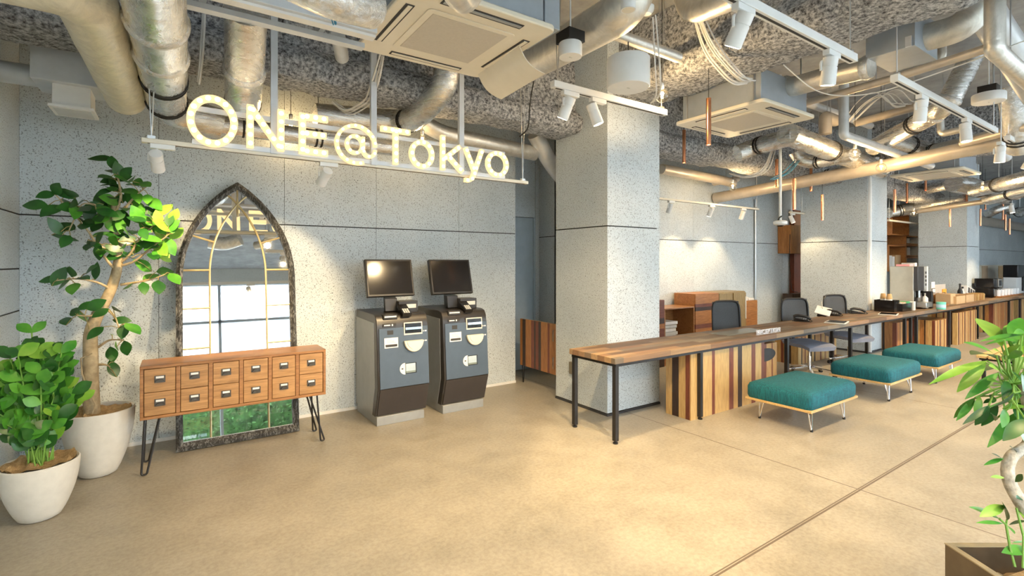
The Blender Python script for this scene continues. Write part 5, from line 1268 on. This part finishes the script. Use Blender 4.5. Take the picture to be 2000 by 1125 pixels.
for u, lb, tx in ((1311, 'spotlight on the reception wall rail closest to the first pillar', 5.9), (1390, 'middle spotlight on the reception wall rail', 6.7), (1452, 'spotlight on the reception wall rail closest to the wall conduit', 7.7)):
    x = hx(u, 4.62); head(lb, x, 4.62, 2.435, (tx, 5.2, .9), 26, angle=95)
rail('track_rail', 'pale track rail hanging before the wooden cube shelves', P(1735, 434, y=4.6).x, P(1803, 440, y=4.6).x, 4.6, 2.5, .04, .05, mat=CREAM)
rail('track_rail', 'short track rail piece beside the second pillar over the middle chair', P(1543, 408, y=4.6).x, 9.7, 4.6, 2.44, .03, .05, mat=CREAM)
head('spotlight on the short rail piece washing the second pillar', 9.3, 4.6, 2.44, (9.7, 4.1, .7), 16, angle=95)
x = P(1977, 400, f=11).x; head('farthest spotlight among the copper lamps', x, P(1977, 400, f=11).y, 2.86, (x, 2.5, 0), 110, 1.2, angle=90, rod=True)
rail('track_rail', 'far white track rail above the coffee counter', 7.2, 9.6, 1.38, 2.83, .05, .05); rail('track_rail', 'track rail at the far end beyond the third pillar', 10.2, 14.0, 1.38, 2.83, .05, .05)
for i, x in enumerate((8.2, 9.3, 11.0, 13.0)): head(('first', 'second', 'third', 'fourth')[i]+' spotlight added out of view along the far white track rails', x, 1.38, 2.83, (x+.3, 2.6, .2), 110, 1.15, angle=95)  # added lamps past the frame edge, warming the far floor
rail('track_rail', 'unseen track rail added behind the camera for the floor light', -.6, 3.4, -.6, 2.83, .05, .05)  # added rail, only carries the unseen lamps behind the camera
for i, x in enumerate((-.2, 1.2, 2.6)): head(('first', 'second', 'third')[i]+' spotlight added for floor light on the unseen rail behind the camera', x, -.6, 2.83, (x+.2, 1.4, 0), 60, 1.15, angle=95)  # added lamps out of view, there to light the near floor
# white raceway above the sign
T = thing('light_raceway', 'wide white cable raceway with strip light above the sign', 'raceway', (0.2, 2.92, 2.88))
MB().box((-.9, 2.86, 2.90), (.98, 2.98, 2.96)).build('raceway_body', PGREY, T, bev=.004); MB().box((-.9, 2.89, 2.885), (.98, 2.95, 2.90)).build('track_strip', WHITE, T)
MB().box((-.9, 3.10, 2.90), (.98, 3.16, 2.93)).build('cable_tray', PGREY, T); 
for x in (-.5, .1, .7): MB().box((x, 2.84, 2.93), (x+.03, 3.18, 3.0)).build('support_bracket', STEEL, T); MB().tube([(x+.015, 3.04, 3.0), (x+.015, 3.04, SLAB)], .006, 6).build('hanger_rod', STEEL, T)
# --- lit sign
SY = 3.72
T = thing('lit_sign', 'glowing ONE@Tokyo letter sign on a grey tube frame hung from the ceiling', 'sign', (1.3, SY, 2.24))
for u in (535, 729, 900):
    x = P(u, 200, y=SY+.05).x; MB().box((x-.022, SY+.03, 2.30), (x+.022, SY+.065, 3.50)).build('frame_post', PGREY, T)
xa, xb = P(375, 200, y=SY+.05).x, P(985, 300, y=SY+.05).x
for z in (2.52, 2.305): MB().box((xa, SY+.037, z), (xb, SY+.058, z+.032)).build('frame_rail', PGREY, T)
sx = lambda u: P(u, 300, y=SY).x
ZB, CAP, XH = 2.318, .288, .215
def arcp(cx, cz, rx, rz, a0, a1, n=40): return [(cx+rx*math.cos(math.radians(a0+(a1-a0)*i/n)), cz+rz*math.sin(math.radians(a0+(a1-a0)*i/n))) for i in range(n+1)]
def letter(strokes, w_):
    m = MB(); dm = MB()
    for pts, cl in strokes:
        m.ribbon(pts, w_, SY, SY+.035, cl)
        Ls = [0]; pp = pts+([pts[0]] if cl else [])
        for a, b in zip(pp, pp[1:]): Ls.append(Ls[-1]+math.hypot(b[0]-a[0], b[1]-a[1]))
        k = max(1, int(Ls[-1]/.050))
        for i in range(k):
            s = (i+.5)*Ls[-1]/k
            j = next(j for j in range(len(Ls)-1) if Ls[j+1] >= s); t_ = (s-Ls[j])/max(1e-6, Ls[j+1]-Ls[j]); x = pp[j][0]+(pp[j+1][0]-pp[j][0])*t_; z = pp[j][1]+(pp[j+1][1]-pp[j][1])*t_
            m.lathe([(1e-4, -.003), (w_*.36, -.002), (w_*.36, 0)], (x, SY, z), 10, 1, Matrix(((1,0,0),(0,0,1),(0,1,0))))
    o = m.build('letter', [LEDG, LEDD], T, smooth=False)
W1 = .043
def span(a, b, w_=W1): return sx(a)+w_/2, sx(b)-w_/2
a, b = span(364, 465); c0 = (a+b)/2
letter([(arcp(c0, ZB+CAP/2, (b-a)/2, CAP/2+.012-W1/2+.01, 0, 360, 48)[:-1], True)], W1)
a, b = span(482, 556); letter([([(a, ZB), (a, ZB+CAP)], False), ([(a, ZB+CAP-.01), (b, ZB+.01)], False), ([(b, ZB), (b, ZB+CAP)], False)], W1*.95)
a, b = sx(585)+W1/2, sx(641); letter([([(a, ZB), (a, ZB+CAP)], False)]+[([(a, z), (b-(.01 if i == 1 else 0), z)], False) for i, z in enumerate((ZB+W1/2, ZB+CAP*.51, ZB+CAP-W1/2))], W1)
a, b = span(654, 738, .034); c0 = (a+b)/2; R_ = (b-a)/2; cz = ZB+.105
letter([(arcp(c0, cz, R_, R_*1.02, -62, -62-0+0+0, 1) if False else arcp(c0, cz+.01, R_, R_*.98, -20, 295, 60)[0:0]+arcp(c0, cz+.01, R_, R_*.98, 0, 292, 56), False), (arcp(c0-.012, cz+.01, R_*.40, R_*.44, 0, 360, 30)[:-1], True), ([(c0+.05, cz+.075), (c0+.05, cz-.03)]+arcp(c0+.05+(R_-.05)/2, cz-.015, (R_-.05)/2, .055, 180, 360, 14), False)], .026)
a, b = sx(745), sx(802); c0 = (a+b)/2; letter([([(c0, ZB), (c0, ZB+CAP)], False), ([(a, ZB+CAP-W1/2), (b, ZB+CAP-W1/2)], False)], W1*.92)
a, b = span(801, 849, .038); letter([(arcp((a+b)/2, ZB+XH/2, (b-a)/2, XH/2-.01, 0, 360, 36)[:-1], True)], .038)
a, b = sx(862)+.02, sx(905)-.015; letter([([(a, ZB), (a, ZB+CAP)], False), ([(a, ZB+.085), (b-.01, ZB+XH)], False), ([(a+.045, ZB+.125), (b+.012, ZB)], False)], .038)
a, b = sx(910), sx(945)-.01; letter([([(a, ZB+XH), ((a+b)/2+.006, ZB+.02)], False), ([(b, ZB+XH), ((a+b)/2+.004, ZB), ((a+b)/2-.02, ZB-.05), ((a+b)/2-.05, ZB-.065), (a-.005, ZB-.062)], False)], .036)
a, b = span(951, 994, .038); letter([(arcp((a+b)/2, ZB+XH/2, (b-a)/2, XH/2-.01, 0, 360, 36)[:-1], True)], .038)
# --- copper tube pendants
def pendant(u, vt, vb, label):
    L = .40; f = min(12.5, L*FPX/(vb-vt)) if vb-vt > 22 or vb > 400 else 11.0; vt = vb-L*FPX/f; p = P(u, vb, f=f); q = P(u, vt, f=f)
    T = thing('copper_pendant', label, 'pendant lamp', p, 'copper tube pendants'); r = .021
    MB().lathe([(r, 0), (r, L), (1e-4, L+.004), (1e-4, L-.02), (r-.003, L-.02), (r-.003, 0), (r, 0)], p, 16).build('copper_tube', COPPER, T)
    MB().lathe([(1e-4, .012), (r-.004, .012)], p, 14).build('light_source', LENS, T); MB().tube([q, V((q.x, q.y, SLAB))], .0028, 6).build('cord', CORD, T)
for a in ((1336, 254, 318, 'copper tube pendant hanging left of the second cassette corner, nearest the first pillar'), (1384, 192, 283, 'copper tube pendant hanging across the second cassette panel'), (1517, 311, 366, 'copper tube pendant beside the white camera pole'), (1551, 349, 409, 'copper tube pendant just past the white camera pole'),
          (1584, 323, 373, 'copper tube pendant crossing in front of the tan drain pipe'), (1606, 380, 430, 'copper tube pendant hanging against the second pillar'), (1747.5, 370, 415, 'copper tube pendant nearest the riser edge beyond the second pillar'), (1771.5, 358, 396, 'copper tube pendant under the near corner of the third cassette'),
          (1759, 336, 357, 'short-looking copper pendant under the drain pipe by the third cassette'), (1808, 333, 372, 'copper pendant hanging across the third cassette slot'), (1855.5, 408, 443, 'copper pendant hanging against the third pillar'), (1888, 378, 397, 'small far copper pendant above the third pillar edge'),
          (1915, 408, 441, 'copper pendant at the bright face of the third pillar'), (1924.5, 389, 409, 'small far copper pendant between third pillar and far spotlight'), (1957, 348, 383, 'copper pendant in front of the far black-ringed duct'), (1959, 405, 429, 'far copper pendant, highest of three before the far wall'), (1964, 422, 450, 'far copper pendant, middle of three before the far wall'), (1972, 428, 458, 'far copper pendant, lowest of three before the far wall')): pendant(*a)
# --- clear globe bulbs
def bulb(u, v, f, label, lit=6, r=.042):
    c = P(u, v, f=f); T = thing('globe_bulb', label, 'bulb', c, 'clear globe bulbs')
    MB().ball(c, r, 0, 20, 14).build('globe', BULBG, T)
    m = MB()
    for s in (-1, 0, 1): m.tube([c+V((s*.010, 0, .022)), c+V((s*.012, 0, -.020))], .0022, 6)
    m.build('filament', FILA, T)
    MB().lathe([(.012, r-.004), (.018, r+.004), (.018, r+.05), (.010, r+.056), (1e-4, r+.056)], c, 14).build('socket', STEEL, T)
    MB().tube([c+V((0,0,r+.056)), V((c.x, c.y, SLAB))], .0028, 6).build('cord', CORD, T)
    l = bpy.data.lights.new('glow', 'POINT'); l.energy = lit; l.color = (1, .70, .36); l.shadow_soft_size = .03
    o = bpy.data.objects.new('glow', l); COL.objects.link(o); o.parent = T; o.location = (0, 0, -.03)
bulb(1293, 187, 4.05, 'clear globe bulb hanging beside the white drum speaker', 22, .055)
bulb(568, 243, 4.7, 'clear globe bulb glowing behind the letters N and E', 4, .045); bulb(825, 273, 4.9, 'clear globe bulb glowing inside the first letter o', 4, .045)
bulb(1431, 365, 7.6, 'globe bulb glowing at the reception wall pipes', 12, .06); bulb(1670, 300, 6.0, 'globe bulb glowing beside the drop pipe', 12, .06); bulb(1721, 328, 6.4, 'globe bulb glowing in front of the drain pipe above the second pillar', 12, .06)
bulb(1919, 368, 8.5, 'globe bulb glowing under the third cassette', 12, .07); bulb(1785, 417, 11.0, 'globe bulb glowing before the wooden cube shelves', 12, .07)
# --- speakers, detectors, camera
def drum(label, u, v, f, r, h, box=False, name='drum_speaker', cat='speaker', mat=WHITE):
    p = P(u, v, f=f); T = thing(name, label, cat, p)
    MB().lathe([(1e-4, 0), (r*.96, 0), (r, .008), (r, h-.008), (r*.96, h), (1e-4, h)], p, 36).build('drum', mat, T)
    MB().box((p.x-.01, p.y-.006, p.z-.002), (p.x+.012, p.y+.004, p.z+.001)).build('badge', LGREY, T)
    if box: MB().box((p.x-.07, p.y-.07, p.z+h), (p.x+.07, p.y+.07, p.z+h+.075)).build('junction_box', BLACK, T)
    top = p.z+h+(.075 if box else 0)
    MB().tube([(p.x, p.y, top), (p.x, p.y, SLAB)], .006 if box else .004, 8).build('cable', CABLE if box else CORD, T); return T
drum('large white drum speaker hanging before the first pillar', 1227, 172, 3.45, .148, .205)
drum('small white drum detector under a black junction box', 1114, 112, 3.4, .080, .095, True, 'drum_detector', 'detector')
drum('flat white round speaker hanging beside the foil riser', 1931, 200, 4.9, .13, .085, True, 'flat_speaker', 'speaker')
p = P(1263, 28, f=3.3); T = thing('smoke_detector', 'small white smoke detector at the top above the drum speaker', 'detector', p)
MB().lathe([(1e-4, 0), (.03, 0), (.045, .018), (.05, .035), (.05, .05), (1e-4, .05)], p, 24).build('detector_body', WHITE, T); MB().lathe([(.031, .002), (.043, .016)], p, 24).build('sensing_ring', DARK, T); MB().tube([(p.x, p.y, p.z+.05), (p.x, p.y, SLAB)], .012, 8).build('stem', WHITE, T)
p = P(1227, 20, f=2.9); T = thing('track_spotlight', 'spotlight cylinder cut off by the top edge beside the smoke detector', 'spotlight', p)
MB().tube([p, p+V((0, 0, .16))], .043, 20).build('barrel', WHITE, T); MB().tube([p-V((0,0,.001)), p+V((0,0,.003))], .036, 18).build('lens', CREAM, T); MB().tube([p+V((0,0,.16)), V((p.x, p.y, SLAB))], .008, 8).build('stem', WHITE, T)
p = P(1524, 441, f=6.2); T = thing('ceiling_camera', 'round white camera on a long white pole over the reception counter', 'camera', p)
MB().lathe([(1e-4, 0), (.05, .004), (.078, .02), (.082, .05), (.06, .065), (1e-4, .066)], p, 24).build('camera_body', WHITE, T); MB().lathe([(1e-4, -.012), (.03, -.008), (.045, .006)], p, 18).build('lens_dome', SCREEN, T)
MB().tube([(p.x, p.y, p.z+.065), (p.x, p.y, SLAB)], .016, 10).build('pole', WHITE, T); MB().tube(fillet([(p.x-.05, p.y, p.z+.06), (p.x-.03, p.y, p.z+.10), (p.x, p.y-.02, p.z+.12)], .03), .009, 6).build('cable_loop', CORD, T)
# --- cable bundles
def cable(name, label, pts, n, r=.006, mat=CABLE, spread=.03):
    m = MB(); rc = random.Random(len(label))
    for i in range(n):
        o = V((rc.gauss(0, spread), rc.gauss(0, spread), rc.gauss(0, spread*.5))); m.tube(fillet([p+o*(1 if 0 < k < len(pts)-1 else .6) for k, p in enumerate(pts)], .4, 8), r, 6)
    return tag(m.build(name, mat), label, 'cables')
cable('cable_bundle', 'bundle of pale cables draping over the beam below the silver ceiling duct', [P(1362, 30, f=3.9), P(1385, 95, f=3.95), P(1440, 158, f=4.0), P(1465, 158, f=4.2)], 9)
cable('cable_bundle', 'black and white cables hooking under the sprayed beam near the reception wall', [P(1508, 292, f=6.9), P(1492, 335, f=6.9), P(1455, 350, f=6.9), P(1425, 340, f=7.1)], 4, .007)
cable('cable_bundle', 'blue cables dropping behind the copper pendants over reception', [P(1556, 315, f=6.9), P(1535, 340, f=6.9), P(1508, 352, f=6.9)], 3, .008, CABLB)
cable('cable_bundle', 'pale tangled cables behind the crossing track rail', [P(1655, 240, f=6.2), P(1690, 200, f=6), P(1725, 180, f=5.8), P(1750, 208, f=5.8), P(1770, 205, f=5.8)], 6, .006, CABLE, .06)
cable('cable', 'single pale cable sagging from the beam across to the picture edge', [P(1530, 125, f=4), P(1600, 185, f=4), P(1700, 185, f=3.9), P(1850, 135, f=3.6), P(2010, 75, f=3.2)], 1, .005)
cable('cable_bundle', 'cream cables hanging beside the short foil duct over the sign', [P(405, 30, f=3.3), P(405, 110, f=3.3), P(395, 163, f=3.4)], 3, .008)
cable('cable_bundle', 'pale cables running down the sign post below the first cassette', [P(748, 105, f=3.6), P(738, 150, f=3.7), P(720, 200, f=4.2), P(680, 222, f=4.3), P(652, 200, f=4.3)], 5, .006)
cable('cable', 'thin black cable hanging before the beam beside the short rail', [P(1040, 160, f=4.2), P(1031, 200, f=4.2), P(1028, 255, f=4.3), P(1012, 268, f=4.4)], 1, .006, CORD)
cable('cable', 'white cable dropping from the smoke detector to the short rail', [P(1272, 35, f=3.35), P(1274, 120, f=3.4), P(1278, 190, f=3.5), P(1268, 204, f=3.6)], 2, .005)
cable('cable_bundle', 'blue and white wires hanging loose above the raceway', [P(648, -10, f=2.7), P(650, 25, f=2.7), P(655, 48, f=2.7)], 5, .004, CABLB, .012)
